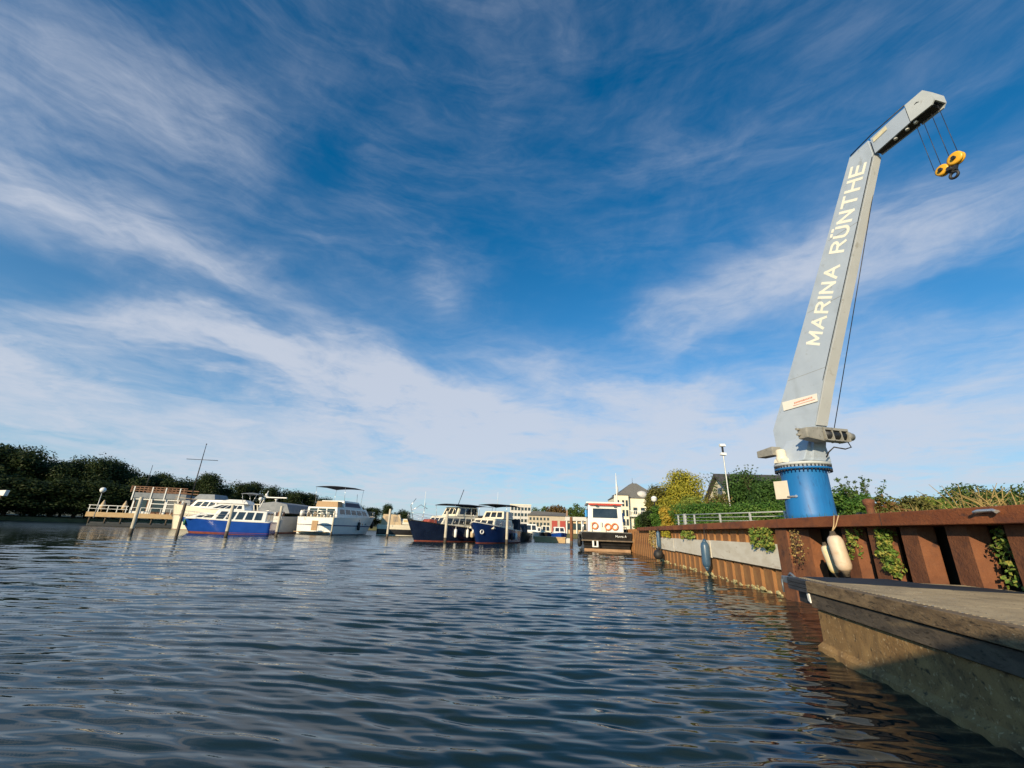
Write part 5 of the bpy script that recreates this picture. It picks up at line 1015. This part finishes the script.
stalks(993,481,8.4,'tallest dry stalks right in the clump behind the beam',83)
stalks(1012,490,8.2,'short dry stalks at the right edge behind the beam',84)
stalks(914,500,11,'single thin dry stalk plant leaning right of the bollard',85,5,.2)
# ivy on the wall
def ivy(label,yl,z0,z1,wd,n,size,seed,lm=L_IVY,off=.02,lean=0,vines=5,name='ivy'):
    rng=np.random.RandomState(seed); t=thing(name,label,'ivy',WP(yl,off,0)); C_=[];R_=[]; b=MB()
    for k in range(vines):
        y0=rng.uniform(-wd,wd)*.5; pts=[]; z=z1; 
        while z>z0+rng.rand()*.25*(z1-z0):
            y0+=rng.normal()*.03+lean*.05; pts.append(WDIR*y0+WN*(rng.uniform(0,.10))+Vector((0,0,z))); z-=.07
        if len(pts)>1: b.tube(pts,.005,5)
        for p in pts: C_.append(tuple(p)); R_.append((.06,.07,.06))
    b.build('vine',BARK,t); V,Q=leaves(C_,R_,n,size,rng,shell=.1,flat=.8); rawmesh('leaves',V,Q,lm,t)
ivy('bright ivy clump hanging over the near end of the concrete panels',10.35,.90,1.36,.85,900,.03,91,off=.10,vines=14)
ivy('tall ivy column with yellow and brown leaves between two near piles',6.58,.70,1.30,.17,1500,.024,92,off=-.06,vines=8)
ivy('sparse ivy strands right of the plump white fender',7.25,.85,1.33,.12,260,.022,93,off=-.05,vines=4)
ivy('dark ivy with a few bright yellow leaves at the far right pile gap',4.86,.76,1.34,.16,230,.026,94,off=-.12,vines=6)
ivy('straggly plants on the wall below the gold shrub',22.9,.5,1.35,1.2,500,.04,95,off=.06,vines=9,lm=L_DRY)
ivy('small tufts growing between panels and beam at mid wall',16.5,1.06,1.3,1.6,260,.04,96,off=.09,vines=8)
ivy('small yellowish tufts between panels and beam near the far end',20.0,1.06,1.3,1.6,240,.04,97,off=.09,vines=8,lm=L_YEL)
# twisted dry vine on the box pile
ivy('dry brown vine twisting on the wide box pile',8.78,.72,1.3,.25,160,.018,98,off=.13,vines=4,lm=L_DRY)

# railing on the quay
y0,y1=13.3,24.6
RA=AT(678,515,24.5); RB=AT(800,511,16.6); rl=(RB-RA); t=thing('railing','galvanised metal railing on the quay left of the blue pedestal','railing',(RA.x,RA.y,0),math.atan2(rl.y,rl.x))
LR=math.hypot(rl.x,rl.y)
def rp_(f,z): return (LR*f,0,z+(RB.z-RA.z)*f)
for f in (.0,.20,.46,.70,.92): MB().box(LR*f-.035,LR*f+.035,-.03,.03,1.45,RA.z+(RB.z-RA.z)*f,.005).build('post',GALV,t)
MB().box(LR*.085-.09,LR*.085+.09,-.05,.05,1.45,RA.z+.03,.01).build('gate_post',GALV,t)
for k in range(5): MB().tube([rp_(-.04,RA.z-.145*k),rp_(1,RA.z-.145*k)],.024 if k==0 else .016,6).build('rail',GALV,t)
# floodlight pole
top=AT(722,445,33); t=thing('floodlight_pole','tall thin pole with two white floodlights before the cream gable','lamp post',(top.x,top.y,1.5)); h=top.z-1.5
MB().lathe([(.06,0),(.045,1.5),(.036,h-.1),(.02,h)],10).build('pole',GALV,t)
for z,sg_ in ((h,-1),(h-.62,1)): MB().hexa([(-.22*sg_,-.16,z-.10),(.16*sg_,-.16,z-.13),(.16*sg_,.12,z-.13),(-.22*sg_,.12,z-.10),(-.16*sg_,-.10,z+.08),(.20*sg_,-.10,z+.06),(.20*sg_,.09,z+.06),(-.16*sg_,.09,z+.08)],.02).build('floodlight',LAMPW,t)
MB().box(-.05,.05,-.05,.05,h-.6,h).build('bracket',DARKM,t)
top=AT(654,499,31); t=thing('street_lamp','white round globe lamp in front of the yellowing tree','lamp',(top.x,top.y,1.5)); h=top.z-1.5
MB().tube([(0,0,0),(0,0,h-.2)],.045,8).build('pole',DARKM,t); MB().sphere((0,0,h),.20).build('globe',LAMPW,t); MB().lathe([(.205,-.012),(.205,.012)],20,((0,0,h),(0,0,1))).build('band',DARKM,t)
scene.cycles.max_bounces=6
